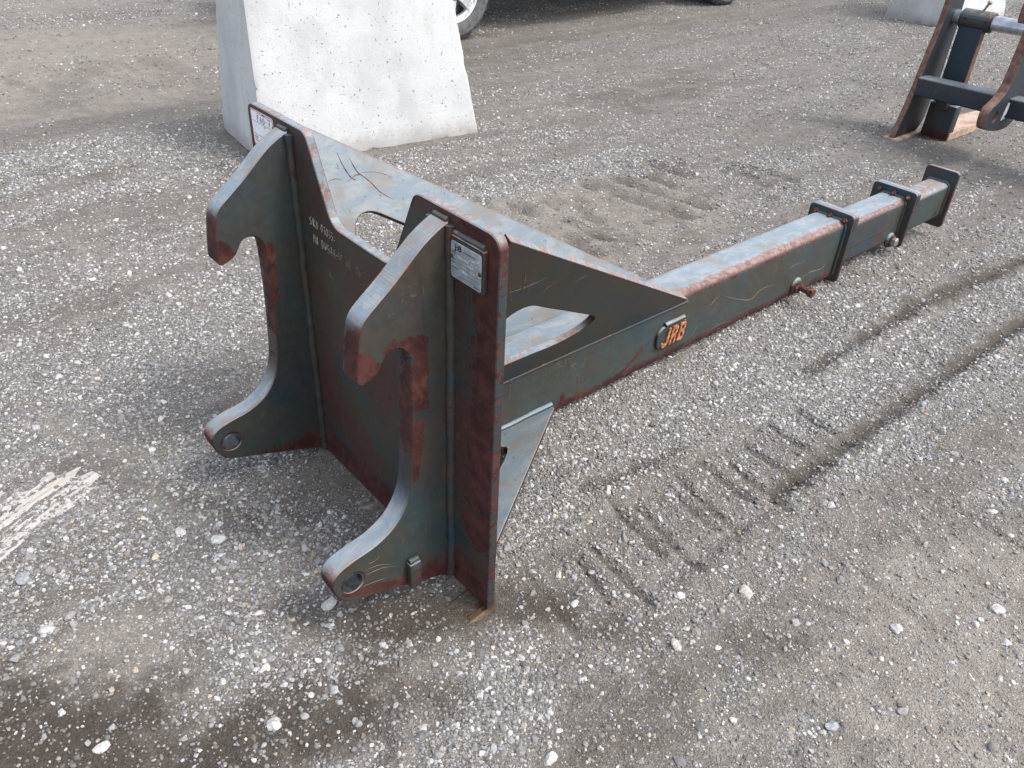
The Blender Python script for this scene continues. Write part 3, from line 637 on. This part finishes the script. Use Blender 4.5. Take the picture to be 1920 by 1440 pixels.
for i, pts in enumerate(([(.02, .66), (.045, .63), (.06, .55)], [(.02, .66), (.0, .62), (-.01, .56)], [(-.10, .50), (-.04, .52), (.02, .47)])): scar(lambda x, z: (x, 0, z), pts, .0011, m_scar, plate, 80+i)

# raised badge with the letters JRB
bd = obj('name_badge', plate_mesh('name_badge', rounded([(1.012, .122), (1.160, .122), (1.160, .208), (1.012, .208)], .040, 8), [], .010, YZ(BW+.0004), .002), steel('badge_paint', edge=1.2, scratch=.1), jib)
k = NT('badge_letter_worn'); P = k.obj(); a_ = k.noise(P, 90, 4, .6); b_ = k.noise(P, 40, 3, .6)
m_let = k.fin(k.mix(k.step(a_, .46, .66, 0, .8), k.mix(k.step(b_, .4, .6), (.24, .065, .028), (.34, .12, .042)), (.52, .33, .16)), .55, k.bump(a_, .5, .001))
LET = {'J': ([(.42, 1), (.66, 1), (.66, .22), (.55, .04), (.36, 0), (.12, 0), (.0, .08), (.0, .24), (.20, .24), (.24, .17), (.38, .17), (.42, .24)], []),
       'R': ([(0, 0), (0, 1), (.50, 1), (.64, .90), (.66, .62), (.56, .46), (.66, .34), (.66, 0), (.45, 0), (.45, .30), (.38, .37), (.21, .37), (.21, 0)], [[(.21, .54), (.38, .54), (.45, .62), (.45, .76), (.38, .83), (.21, .83)]]),
       'B': ([(0, 0), (0, 1), (.50, 1), (.64, .92), (.66, .66), (.58, .53), (.68, .40), (.68, .12), (.56, 0)], [[(.21, .60), (.38, .60), (.45, .66), (.45, .78), (.38, .84), (.21, .84)], [(.21, .16), (.38, .16), (.46, .23), (.46, .37), (.38, .44), (.21, .44)]])}
for i, ch in enumerate('JRB'):
    f_ = lambda pl: [(1.030 + i*.0385 + .044*a + .012*b, .134 + .064*b) for a, b in pl]
    obj('letter', plate_mesh('letter', f_(LET[ch][0]), [f_(h) for h in LET[ch][1]], .006, YZ(BW+.0104), .0006), m_let, bd)
bead('weld_bead', (BW+.006, 1.045, .211), (BW+.006, 1.140, .211), .0085, bd, steel('badge_weld', scratch=0, edge=0, lift=1), .006, .35, 12)

# data plate on its pad
pad = obj('data_plate_pad', plate_mesh('data_plate_pad', rounded([(.354, .815), (.449, .815), (.449, .902), (.354, .902)], .006, 3), [], .010, XZ(-.0104), .0015), steel('pad_paint', amount=.15, edge=1., scratch=0), jib)
bead('weld_bead', (.357, -.003, .904), (.446, -.003, .904), .0062, pad, MAT_WELD, .005, .35, 15)
k = NT('data_plate_alloy'); P = k.obj(); a_ = k.noise(P, 60, 4, .6); b_ = k.noise(P, 18, 3, .6)
m_dp = k.fin(k.mix(k.step(a_, .4, .62), (.30, .34, .37), (.42, .46, .48)), k.math('ADD', .3, k.math('MULTIPLY', b_, .25)), k.bump(a_, .15, .0006), .35)
dp = obj('data_plate', plate_mesh('data_plate', rounded([(.357, .821), (.444, .821), (.444, .893), (.357, .893)], .006, 4), [], .0016, XZ(-.0121), .0004), m_dp, pad)
m_ink = flat('black_print', (.016, .016, .017), .6); m_scr = flat('bare_scratch', (.62, .63, .62), .4, .3); m_grey = flat('grey_print', (.12, .13, .14), .6)
DY = -.01225
lettering('plate_title', 'J:B', ((.379, DY, .8825), (1, 0, 0), (0, 0, 1), (0, -1, 0)), .0145, .0004, m_ink, pad, .0, 1.3, .0003)
ms = []
for i, (x0, x1, z) in enumerate(((.394, .430, .8815), (.360, .372, .872), (.360, .370, .859), (.360, .369, .852), (.360, .380, .842), (.424, .440, .826))):
    x = x0
    while x < x1:
        w = random.uniform(.0012, .0024); ms.append(box_mesh('t', x, x+w, DY-.0004, DY+.0002, z-.0011, z+.0011)); x += w + .0007
tag(obj('fine_print', join('fine_print', ms), m_grey, pad), kind='stuff')
_rl = obj('ruled_lines', join('ruled_lines', [box_mesh('t', .383, .441, DY-.0003, DY+.0002, z-.00025, z+.00025) for z in (.870, .8625, .855, .847, .838, .830)]), m_grey, pad); tag(_rl, kind='stuff')
strokes('stamped_digits', '3576-5533', ((.378, DY, .8645), (1, 0, 0), (0, 0, 1), (0, -1, 0)), .0026, .0048, .00035, m_scr, pad, .35, .0, 5)
strokes('stamped_digits', '551004', ((.384, DY, .8555), (1, 0, 0), (0, 0, 1), (0, -1, 0)), .0026, .0048, .00035, m_scr, pad, .35, .0, 6) if False else None
strokes('stamped_digits', '35063', ((.390, DY, .8395), (1, 0, 0), (0, 0, 1), (0, -1, 0)), .0026, .0048, .00035, m_scr, pad, .35, .0, 7)
ms = []
for i in range(16):
    x = random.uniform(.405, .438); z = random.uniform(.845, .878); a_ = random.uniform(-.3, 1.3); l_ = random.uniform(.003, .011)
    ms.append(tube('s', [(x, DY-.0002, z), (x+l_*math.cos(a_)*.5+.001, DY-.0002, z+l_*math.sin(a_)*.5), (x+l_*math.cos(a_), DY-.0002, z+l_*math.sin(a_))], .00045, 4, .4))
tag(obj('scratches', join('scratches', ms), m_scr, pad), kind='stuff')
for q in ((.3605, .862), (.4405, .856)):
    obj('rivet', lathe('rivet', [(.0042, 0), (.0042, .0008), (.0025, .0022)], (q[0], DY+.0004, q[1]), (0, -1, 0), 12), MAT_RUST, pad)

# paint-pen writing on the plate
m_pen = flat('paint_pen', (.27, .255, .185), .7); m_pen2 = flat('worn_paint_pen', (.15, .125, .07), .7)
fr = lambda x, z, a=0.: ((x, -.0002, z), (math.cos(a), 0, math.sin(a)), (-math.sin(a), 0, math.cos(a)), (0, -1, 0))
strokes('hand_writing', 'SIK# 03033:', fr(-.212, .716, -.05), .0085, .020, .0009, m_pen, plate, .33, .0, 21)
strokes('hand_writing', 'M# DW544-', fr(-.203, .672, -.03), .0098, .021, .0009, m_pen, plate, .33, .0, 22)
strokes('hand_writing', 'SP 60 S76', fr(-.090, .672, -.06), .0085, .017, .0008, m_pen2, plate, .30, .0, 23, .08)

# lot sticker (paper) on the ear
m_paper = flat('white_paper', (.78, .79, .80), .6, 0, .05); m_red = flat('red_print', (.55, .05, .05), .6); m_blue = flat('dark_marker', (.05, .07, .12), .6)
SX0, SX1, SZ0, SZ1 = -.462, -.345, .838, .925
stk = obj('lot_sticker', plate_mesh('lot_sticker', rounded([(SX0, SZ0), (SX1, SZ0), (SX1, SZ1), (SX0, SZ1)], .008, 4), [], .0008, XZ(-.0010), .0002), m_paper, plate)
bo = rounded([(SX0+.001, SZ0+.001), (SX1-.001, SZ0+.001), (SX1-.001, SZ1-.001), (SX0+.001, SZ1-.001)], .008, 4)
bi = rounded([(SX0+.0028, SZ0+.0028), (SX1-.0028, SZ0+.0028), (SX1-.0028, SZ1-.0028), (SX0+.0028, SZ1-.0028)], .007, 4)
obj('sticker_border', plate_mesh('sticker_border', bo, [bi], .0006, XZ(-.0014), .0001), m_red, plate)
ms = [box_mesh('t', SX0+.006, SX1-.006, -.0016, -.0009, z-.0004, z+.0004) for z in (.897, .866)] + [box_mesh('t', -.428, SX1-.008, -.0016, -.0009, .9185, .9192)]
for x0, x1, z in ((-.452, -.435, .860), (-.452, -.438, .855), (-.452, -.432, .850), (-.395, -.388, .893), (-.40, -.385, .921)):
    ms.append(box_mesh('t', x0, x1, -.0016, -.0009, z-.0009, z+.0009))
tag(obj('form_lines', join('form_lines', ms), m_grey, plate), kind='stuff')
strokes('lot_number', 'F60-7', ((-.428, -.0012, .9005), (1, 0, 0), (0, 0, 1), (0, -1, 0)), .0105, .0145, .0007, m_blue, plate, .35, .0, 31)

# ------------------------------------------------------------------ concrete blocks
def concrete():
    k = NT('cast_concrete'); P = k.obj()
    a = k.noise(P, 2.2, 5, .6, .4); b = k.noise(P, 14, 5, .65); c = k.noise(P, 120, 3, .6)
    col = k.mix(k.step(a, .35, .65), (.40, .405, .40), (.52, .525, .515))
    col = k.mix(k.step(b, .40, .75, 0, .5), col, (.47, .475, .465))
    st = k.noise(P, 1, 4, .6, .3, stretch=(9, 9, 1.2)); col = k.mix(k.step(st, .54, .70, 0, .5), col, (.42, .42, .40))
    warp = k.n('ShaderNodeTexNoise'); k.l(P, warp.inputs['Vector']); warp.inputs['Scale'].default_value = 11; warp.inputs['Detail'].default_value = 2
    PW = k.vmath('ADD', P, k.vmath('MULTIPLY', warp.outputs['Color'], (.09, .09, .09)))
    pv = k.voro(PW, 34); rs = k.n('ShaderNodeSeparateColor'); k.l(pv['Color'], rs.inputs[0])
    pit = k.math('MULTIPLY', k.step(pv['Distance'], .20, .10), k.step(rs.outputs[0], .62, .66))
    sp1 = k.noise(P, 95, 3, .6, .3, stretch=(1, 1, .6)); sp2 = k.noise(P, 260, 2, .6)
    pit = k.math('MAXIMUM', pit, k.step(sp1, .655, .70))
    col = k.mix(k.step(sp2, .48, .66, 0, .6), col, (.36, .36, .35))
    col = k.mix(k.step(k.noise(P, 3.0, 3, .5, .2, off=(4, 1, 2)), .46, .60, 0, .55), col, (.52, .525, .52))
    sz = k.n('ShaderNodeSeparateXYZ'); k.l(P, sz.inputs[0])
    col = k.mix(k.step(k.math('ADD', sz.outputs[2], k.math('MULTIPLY', b, -.16)), .05, -.06, 0, .6), col, (.27, .25, .22))
    col = k.mix(k.math('MULTIPLY', pit, .75), col, (.20, .20, .19))
    return k.fin(col, .85, k.bump(k.math('ADD', k.math('MULTIPLY', pit, -2.), k.math('ADD', b, k.math('MULTIPLY', c, .5))), .5, .006), spec=.3)
M_CON = concrete()
def block(loc, rz, label, seed):
    """tapered cast block, 0.68 x 1.29 m base, chipped arrises"""
    sx, sy, hgt = .73, 1.29, 1.15
    bm = bmesh.new(); nx_, ny_, nz_ = 28, 46, 40; rr = np.random.default_rng(seed)
    bmesh.ops.create_cube(bm, size=1)
    bmesh.ops.bevel(bm, geom=bm.edges[:], offset=.012, segments=1, affect='EDGES')
    for it in range(5): bmesh.ops.subdivide_edges(bm, edges=[e for e in bm.edges if e.calc_length() > .035], cuts=1, use_grid_fill=True)
    for v in bm.verts:
        t = v.co.z + .5; f_ = 1
        x = v.co.x*sx - t*(.16 if v.co.x > 0 else -.22)*2*abs(v.co.x); y = v.co.y*sy - t*(.18 if v.co.y > 0 else -.05)*2*abs(v.co.y); z = t*hgt
        # chips along the arrises
        e = sorted((.5-abs(v.co.x), .5-abs(v.co.y), .5-abs(v.co.z)))
        n = .5 + .42*mnoise.fractal(Vector((x*14+seed, y*14, z*14)), 1., 2., 3)
        if e[1] < .035: 
            chip = max(0, n-.56)*.06*(1-e[1]/.035); L_ = math.hypot(x, y); x -= x/L_*chip; y -= y/L_*chip
            if t < .05: z += max(0, n-.5)*.035
        v.co = Vector((x, y, z))
        n2 = .5 + .5*mnoise.noise(Vector((x*5+seed, y*5, z*5))); v.co.x += (n2-.5)*.005
    me = bm_mesh(bm, 'concrete_block'); smooth_by_angle(me, 28)
    o = obj('concrete_block', me, M_CON, None, loc); o.rotation_euler[2] = rz
    return tag(o, label, 'concrete block', 'cast concrete blocks in the yard')
def place_block(fr_, rt, label, seed):
    """fr_ = near right bottom corner, rt = far right bottom corner on the ground"""
    d = Vector((rt[0]-fr_[0], rt[1]-fr_[1])).normalized(); nrm = Vector((-d.y, d.x))
    c = Vector(fr_) + d*.645 + nrm*.365
    return block((c.x, c.y, -.008), math.atan2(d.y, d.x)-math.pi/2, label, seed)
place_block((-2.452, .891), (-2.303, 2.173), 'large pale tapered concrete block standing right behind the hook plates', 5)
place_block((-2.33, 8.26), (-2.33, 9.55), 'far pale concrete block at the top edge, behind the fork frame', 9)

# ------------------------------------------------------------------ parked truck
def truck():
    t = tag(empty('parked_truck', (-4.36, 3.51, 0)), 'parked dark vehicle with silver alloy wheels behind the large concrete block', 'vehicle')
    WB, R = 3.70, .388
    m_body = flat('dark_car_paint', (.012, .016, .025), .25, .0, .1, 5, .0); m_blk = flat('black_plastic', (.02, .02, .021), .6); m_gl = flat('dark_glass', (.01, .012, .013), .08, 0, .05, 4, 0)
    m_ty = flat('tyre_rubber', (.085, .086, .088), .75, 0, .3, 25); m_al = flat('bright_alloy', (.72, .73, .75), .28, .55, .08, 8, .05); m_dk = flat('dark_alloy', (.07, .07, .072), .45, .4)
    arc = lambda cy: [(cy + .47*math.cos(a), .40 + .47*math.sin(a)) for a in np.linspace(math.pi-.05, .05, 12)]
    prof = [(-.98, .50), (-.98, .86), (-.90, 1.10), (.60, 1.20), (1.05, 1.22), (1.55, 1.80), (2.2, 1.90), (3.2, 1.86), (3.45, 1.26), (5.05, 1.24), (5.08, .62), (5.0, .50)]
    bot = [(4.3, .50)] + arc(WB)[::-1] + [(3.1, .46), (.6, .46)] + arc(0)[::-1] + [(-.6, .48)]
    obj('body', plate_mesh('body', prof + bot, [], 1.86, ((-1.90, 0, 0), (0, 1, 0), (0, 0, 1), (1, 0, 0)), .04), m_body, t)
    obj('underbody', box_mesh('underbody', -1.6, -.30, -.6, 4.8, .40, .62, .04), m_blk, t)
    for x in (-.03, -1.912): obj('side_window', plate_mesh('side_window', rounded([(1.25, 1.26), (3.30, 1.28), (3.12, 1.76), (1.70, 1.74)], .06, 4), [], .012, YZ(x-.004), .001), m_gl, t)
    obj('windscreen', plate_mesh('windscreen', [(-1.7, 1.27), (-.24, 1.27), (-.34, 1.74), (-1.6, 1.74)], [], .01, ((0, .05, 0), (1, 0, 0), (0, .79, 1), (0, -1, .79)), .001), m_gl, t)
    for y in (-1.06, 4.98): obj('bumper', box_mesh('bumper', -1.88, -.08, y, y+.16, .48, .74, .05), m_blk, t)
    obj('step_bar', tube('step_bar', [(-.02, .75, .40), (-.02, 2.9, .40)], .04, 12), m_blk, t)
    def wheel(x, y, s):
        ax = Vector((s, 0, 0)); O = (x, y, R)
        w = obj('wheel', lathe('wheel', [(.245, -.10), (.245, -.085), (.225, -.08), (.12, -.06), (.12, -.02)], O, ax, 40), m_dk, t)
        # tyre: open torus profile with shoulder lugs
        pr_ = [(.245, .0), (.262, .012), (.30, .022), (.345, .018), (.372, -.004), (.384, -.03), (.386, -.20), (.372, -.232), (.34, -.25), (.26, -.24), (.245, -.22)]
        u, v, d = frame_for(ax); n = 72; V = []; F = []
        for r, h in pr_:
            for i in range(n):
                a = 2*math.pi*i/n; V.append(Vector(O) + d*h + u*(r*math.cos(a)) + v*(r*math.sin(a)))
        for j in range(len(pr_)-1):
            for i in range(n): F.append((j*n+i, j*n+(i+1) % n, (j+1)*n+(i+1) % n, (j+1)*n+i))
        ty = mesh('tyre', V, F); ms = [ty]
        for i in range(58):
            a = 2*math.pi*i/58; da = .034 if i % 2 else .026; hh = .0 if i % 2 else -.014
            pts = []
            for (r, h) in ((.356, hh+.012), (.396, hh-.022), (.396, -.21), (.380, -.215)):
                for sg in (-1, 1):
                    aa = a + sg*da; pts.append(Vector(O) + d*h + u*(r*math.cos(aa)) + v*(r*math.sin(aa)))
            ms.append(mesh('lug', pts, [(0, 1, 3, 2), (2, 3, 5, 4), (4, 5, 7, 6), (0, 2, 4, 6), (1, 7, 5, 3), (0, 6, 7, 1)]))
        me = join('tyre', ms); bm = bmesh.new(); bm.from_mesh(me); me = bm_mesh(bm, 'tyre'); smooth_by_angle(me, 25)
        obj('tyre', me, m_ty, w)
        ring = [(.246, -.05), (.246, .006), (.238, .012), (.230, .008), (.226, -.012), (.214, -.022), (.208, -.022), (.205, -.05)]
        V = []; F = []
        for r, h in ring:
            for i in range(n):
                a = 2*math.pi*i/n; V.append(Vector(O) + d*h + u*(r*math.cos(a)) + v*(r*math.sin(a)))
        for j in range(len(ring)):
            for i in range(n): F.append((j*n+i, j*n+(i+1) % n, ((j+1) % len(ring))*n+(i+1) % n, ((j+1) % len(ring))*n+i))
        me = mesh('rim', V, F); bm = bmesh.new(); bm.from_mesh(me); me = bm_mesh(bm, 'rim'); smooth_by_angle(me, 30); obj('rim', me, m_al, w)
        for i in range(6):
            a = 2*math.pi*i/6 + .42; er = u*math.cos(a) + v*math.sin(a); et = -u*math.sin(a) + v*math.cos(a); pts = []
            for (r, wd, h0, h1) in ((.03, .030, -.05, .0), (.12, .026, -.055, .002), (.232, .034, -.05, -.004)):
                for (sg, hh) in ((-1, h1), (1, h1), (1.25, h0), (-1.25, h0)): pts.append(Vector(O) + er*r + et*(wd*sg) + d*hh)
            me = mesh('spoke', pts, [(0, 1, 5, 4), (1, 2, 6, 5), (2, 3, 7, 6), (3, 0, 4, 7), (4, 5, 9, 8), (5, 6, 10, 9), (6, 7, 11, 10), (7, 4, 8, 11), (8, 9, 10, 11), (3, 2, 1, 0)])
            bm = bmesh.new(); bm.from_mesh(me); obj('spoke', bm_mesh(bm, 'spoke'), m_al, w)
        obj('hub_cap', lathe('hub_cap', [(.07, -.04), (.07, .004), (.055, .012), (.03, .013)], O, ax, 24), m_dk, w)
        return w
    wheel(.03, 0, 1); wheel(.03, WB, 1); wheel(-1.93, 0, -1); wheel(-1.93, WB, -1)
    return t
truck()

# ------------------------------------------------------------------ pallet fork frame at the back right
def fork_frame():
    O = Vector((-.82, 4.30, 0)); t = tag(empty('fork_frame', O + Vector((.025, .02, 0))), 'rusty dark blue pallet fork frame standing on the gravel at the right edge', 'attachment')
    L_ = lambda me: (me.transform(Matrix.Translation(-O)), me)[1]
    mp = steel('fork_frame_paint', bottom=(.05, .12), scratch=.8, olive=.2, edge=1., teal=-.1, lift=.75, haze=.15, rad=.02, light=.75); m_e = steel('fork_hook_paint', scratch=.3, edge=1., olive=.3, teal=-.2)
    m_f = steel('fork_paint', bottom=(.36, .10), scratch=.4, olive=.0, edge=.8, teal=-.8, haze=0, lift=.6)
    RIM_F = flat('brown_rust_rim', (.135, .075, .055), .8, 0, .45, 30); m_tine = flat('worn_tan_rust', (.36, .25, .19), .75, 0, .35, 14); m_heel = steel('heel_paint', bottom=(.07, .10), scratch=.3, edge=1., amount=-.05, teal=-.4); m_chrome = flat('shaft_chrome', (.40, .43, .47), .36, .8, .25, 25, .1)
    sp = catmull([(4.235, .012), (4.297, .163), (4.342, .329), (4.376, .493), (4.412, .644), (4.425, .783), (4.42, .93), (4.40, 1.08)], False, 3) + [(4.58, 1.10)] + catmull([(4.61, .95), (4.615, .735), (4.628, .613), (4.622, .477), (4.625, .335), (4.597, .169), (4.575, .073), (4.52, .012)], False, 3)
    for x, lb in ((-.855, 'curved side plate of the fork frame'), (.83, None)):
        s = obj('side_plate', L_(plate_mesh('side_plate', sp, [], .034, YZ(x), .003)), (mp, RIM_F), t)
        obj('foot_bar', L_(box_mesh('foot_bar', x-.03, x+.065, 4.222, 4.54, -.004, .014, .004)), m_tine, s)
    xt = obj('cross_tube', L_(tube_rot('cross_tube', -.822, .83, 4.325, 4.445, .262, .368, .012)), mp, t)
    hkp = catmull([(4.13, .225), (4.095, .26), (4.085, .31), (4.11, .345), (4.16, .366), (4.215, .40), (4.255, .465), (4.272, .6), (4.280, .74), (4.270, .80), (4.24, .825), (4.205, .81), (4.185, .775), (4.16, .768), (4.14, .79), (4.145, .87), (4.20, .95), (4.36, 1.07), (4.52, 1.17), (4.57, 1.16), (4.575, .8), (4.575, .42), (4.56, .32), (4.51, .225), (4.42, .185), (4.27, .195)], True, 3)
    for x in (-.335, .30):
        hh = obj('hook_plate', L_(plate_mesh('hook_plate', hkp, [circle((4.20, .285), .031, 24)], .05, YZ(x), .003)), (m_e, RIM_F), t)
        if x < 0: obj('paint_daub', L_(join('paint_daub', [tube('s', [(x+.0505, 4.30, .25), (x+.0505, 4.315, .29), (x+.0505, 4.325, .345)], [.006, .010, .007], 6, .5), tube('s', [(x+.0505, 4.328, .25), (x+.0505, 4.34, .27), (x+.0505, 4.345, .32)], [.004, .008, .004], 6, .5)])), flat('white_daub', (.7, .7, .68), .7), hh)
    sh = obj('fork_shaft', L_(lathe('fork_shaft', [(.041, 0), (.041, 1.66)], (-.825, 4.56, .685), (1, 0, 0), 24)), m_chrome, t)
    for x, shown in ((-.79, True), (.50, False)):
        fk = obj('fork_shank', L_(plate_mesh('fork_shank', [(x+.02, .03), (x+.16, .03), (x+.16, .655), (x+.02, .655)], [], .055, XZ(4.52), .003)), (m_f, RIM_F), t)
        obj('fork_tine', L_(tine_mesh('fork_tine', x+.005, x+.185, 4.505, 5.62, .004, .052)), m_tine, fk)
        obj('heel', L_(box_mesh('heel', x+.01, x+.18, 4.49, 4.57, .006, .215, .012)), m_heel, fk)
        obj('fork_sleeve', L_(lathe('fork_sleeve', [(.050, 0), (.056, .004), (.056, .18), (.050, .184)], (x+.008, 4.56, .685), (1, 0, 0), 24)), steel('sleeve_%d' % shown, amount=.22, scratch=.2, edge=1., lift=.35), fk)
        obj('retaining_bolt', L_(lathe('retaining_bolt', [(.007, 0), (.007, .048), (.013, .049), (.0135, .060), (.010, .064)], (x+.112, 4.555, .735), (.45, 0, 1), 12)), MAT_BOLT, fk)
        obj('clip_block', L_(box_mesh('clip_block', x+.055, x+.13, 4.455, 4.525, .18, .26, .014)), m_heel, fk)
    return t
def tube_rot(name, x0, x1, y0, y1, z0, z1, r):
    prof = rounded([(y0, z0), (y1, z0), (y1, z1), (y0, z1)], r, 5)
    return plate_mesh(name, prof, [], x1-x0, YZ(x0), .001)
def tine_mesh(name, x0, x1, y0, y1, z0, z1):
    return plate_mesh(name, [(y0, z0), (y1, z0), (y1, z0+.012), (y0+.35, z1), (y0, z1)], [], x1-x0, YZ(x0), .003)
fork_frame()

# ------------------------------------------------------------------ timbers crushed into the ground
def wood(name, c0, c1, c2):
    k = NT(name); P = k.obj()
    f1 = k.noise(P, 1, 5, .7, .2, stretch=(150, 6, 20)); f2 = k.noise(P, 1, 4, .6, .4, stretch=(38, 5, 10), off=(3, 3, 0)); n = k.noise(P, 9, 4, .6)
    col = k.mix(k.step(f1, .34, .62), c0, c1); col = k.mix(k.math('MULTIPLY', k.step(f2, .5, .66), k.step(n, .36, .6)), col, c2)
    return k.fin(col, .85, k.bump(f1, .7, .004), spec=.2)
def timber(name, centre, rz, w, l, top, mat, label, seed, dome=.012, bite=.5, drape=False):
    """worn, splintered board bedded in the dirt; torn ends, fibres proud"""
    nx_, ny_ = 70, 60; xs = np.linspace(-w/2, w/2, nx_); ys = np.linspace(-l/2, l/2, ny_); X, Y = np.meshgrid(xs, ys)
    fib = vnoise(X*150+seed, Y*7, seed)*.6 + vnoise(X*60, Y*4+seed, seed+2)*.4
    torn = (vnoise(X*45+seed, X*0, seed+5)-.5)*.16*l*bite*2
    edge = np.minimum((l/2 - np.abs(Y) + torn)/.03, (w/2 - np.abs(X) + .02*(vnoise(Y*20, X*0, seed+7)-.5))/.012)
    Z = top + (fib-.5)*dome - .03*(1-sst(edge, 0, 1)) - .012*sst(fbm(X*16, Y*9, 3, seed+9), .5, .7)
    if drape: Z = Z + height(centre[0] + X*math.cos(rz) - Y*math.sin(rz), centre[1] + X*math.sin(rz) + Y*math.cos(rz))
    V = [(x, y, z) for x, y, z in zip(X.ravel(), Y.ravel(), Z.ravel())]; F = []
    for j in range(ny_-1):
        for i in range(nx_-1): a = j*nx_+i; F.append((a, a+1, a+1+nx_, a+nx_))
    n0 = len(V); rim = [i for i in range(nx_)] + [j*nx_+nx_-1 for j in range(1, ny_)] + [(ny_-1)*nx_+i for i in range(nx_-2, -1, -1)] + [j*nx_ for j in range(ny_-2, 0, -1)]
    V += [(V[i][0], V[i][1], -.06) for i in rim]; m = len(rim)
    for q in range(m): F.append((rim[q], n0+q, n0+(q+1) % m, rim[(q+1) % m]))
    F.append(tuple(n0+q for q in range(m)))
    me = mesh(name, V, F); smooth_by_angle(me, 60)
    o = obj(name, me, mat, None, (*centre, 0)); o.rotation_euler[2] = rz
    return tag(o, label, 'timber')
timber('crushed_timber', (-.50, -.79), .42, .25, .48, .0010, wood('bleached_wood', (.29, .26, .235), (.47, .445, .42), (.39, .33, .24)), 'bleached white splintered timber pressed into the gravel at the left edge', 3, .006, .6, True)
timber('crushed_timber', (.435, -.01), .12, .12, .15, -.006, wood('brown_wood', (.035, .022, .013), (.06, .038, .022), (.14, .10, .065)), 'dark brown splintered timber under the bottom corner of the back plate', 8, .016)
timber('crushed_timber', (-.07, .02), .12, .42, .20, -.003, wood('grey_wood', (.10, .092, .078), (.165, .152, .13), (.26, .25, .23)), 'grey weathered timber bedded under the middle of the back plate', 14, .006)

# ------------------------------------------------------------------ the larger loose stones
def loose_stones():
    ms = []
    for i in range(6):
        bm = bmesh.new(); bmesh.ops.create_icosphere(bm, subdivisions=2, radius=1)
        for v in bm.verts:
            c = v.co; n = .5 + .55*mnoise.fractal(c*1.1 + Vector((i*7, 0, 0)), 1., 2., 2)
            v.co = Vector((c.x*1.15, c.y*.9, c.z*.66))*(.62+.75*n)
        me = bm_mesh(bm, 'loose_stone'); smooth_by_angle(me, 18); me.materials.append(flat('pale_stone_%d' % i, ((.40, .39, .37), (.28, .29, .30), (.46, .45, .43), (.34, .32, .29), (.24, .25, .26), (.42, .41, .38))[i], .85, 0, .25, 2.5, .2)); ms.append(me)
    spots = [((.237, -.279), .017, 'white stone lying right under the tip of the near hook plate'), ((-.116, -.391), .016, 'pale stone on the gravel below the tip of the far hook plate'),
             ((-.202, -.453), .014, 'pale oval stone between the bleached timber and the hook plates'), ((-.27, -.802), .018, 'grey stone at the left edge just below the bleached timber'),
             ((-.086, -.799), .015, 'pale stone at the left, well below the bleached timber'), ((.274, -.796), .014, 'pale stone in the dark damp dirt near the bottom left corner'),
             ((.436, -.516), .015, 'pale flat stone near the bottom edge, left of centre'), ((.825, .528), .017, 'pale angular stone just right of the tyre tread marks'),
             ((1.241, .971), .015, 'pale stone on bare dirt at the far right edge'), ((1.156, .368), .015, 'grey stone nearest the bottom right corner'),
             ((.842, -.131), .013, 'pale stone at the very bottom edge, right of centre'), ((.823, .268), .014, 'pale stone at lower centre, right of the bottom corner of the back plate'),
             ((1.114, .717), .015, 'pale long stone on bare dirt in the lower right')]
    rr = random.Random(5)
    for i, ((x, y), s, lb) in enumerate(spots):
        o = bpy.data.objects.new('loose_stone', ms[(4 if 'grey' in lb else (0, 2, 5, 3)[i % 4])]); COL.objects.link(o)
        z = float(height(np.array([x]), np.array([y]))[0]); o.location = (x, y, z + s*.18); o.scale = (s, s*rr.uniform(.8, 1.1), s*rr.uniform(.8, 1.05)); o.rotation_euler = (rr.uniform(-.2, .2), rr.uniform(-.2, .2), rr.uniform(0, 6.28))
        tag(o, lb, 'stone', 'larger loose stones on the gravel')
loose_stones()
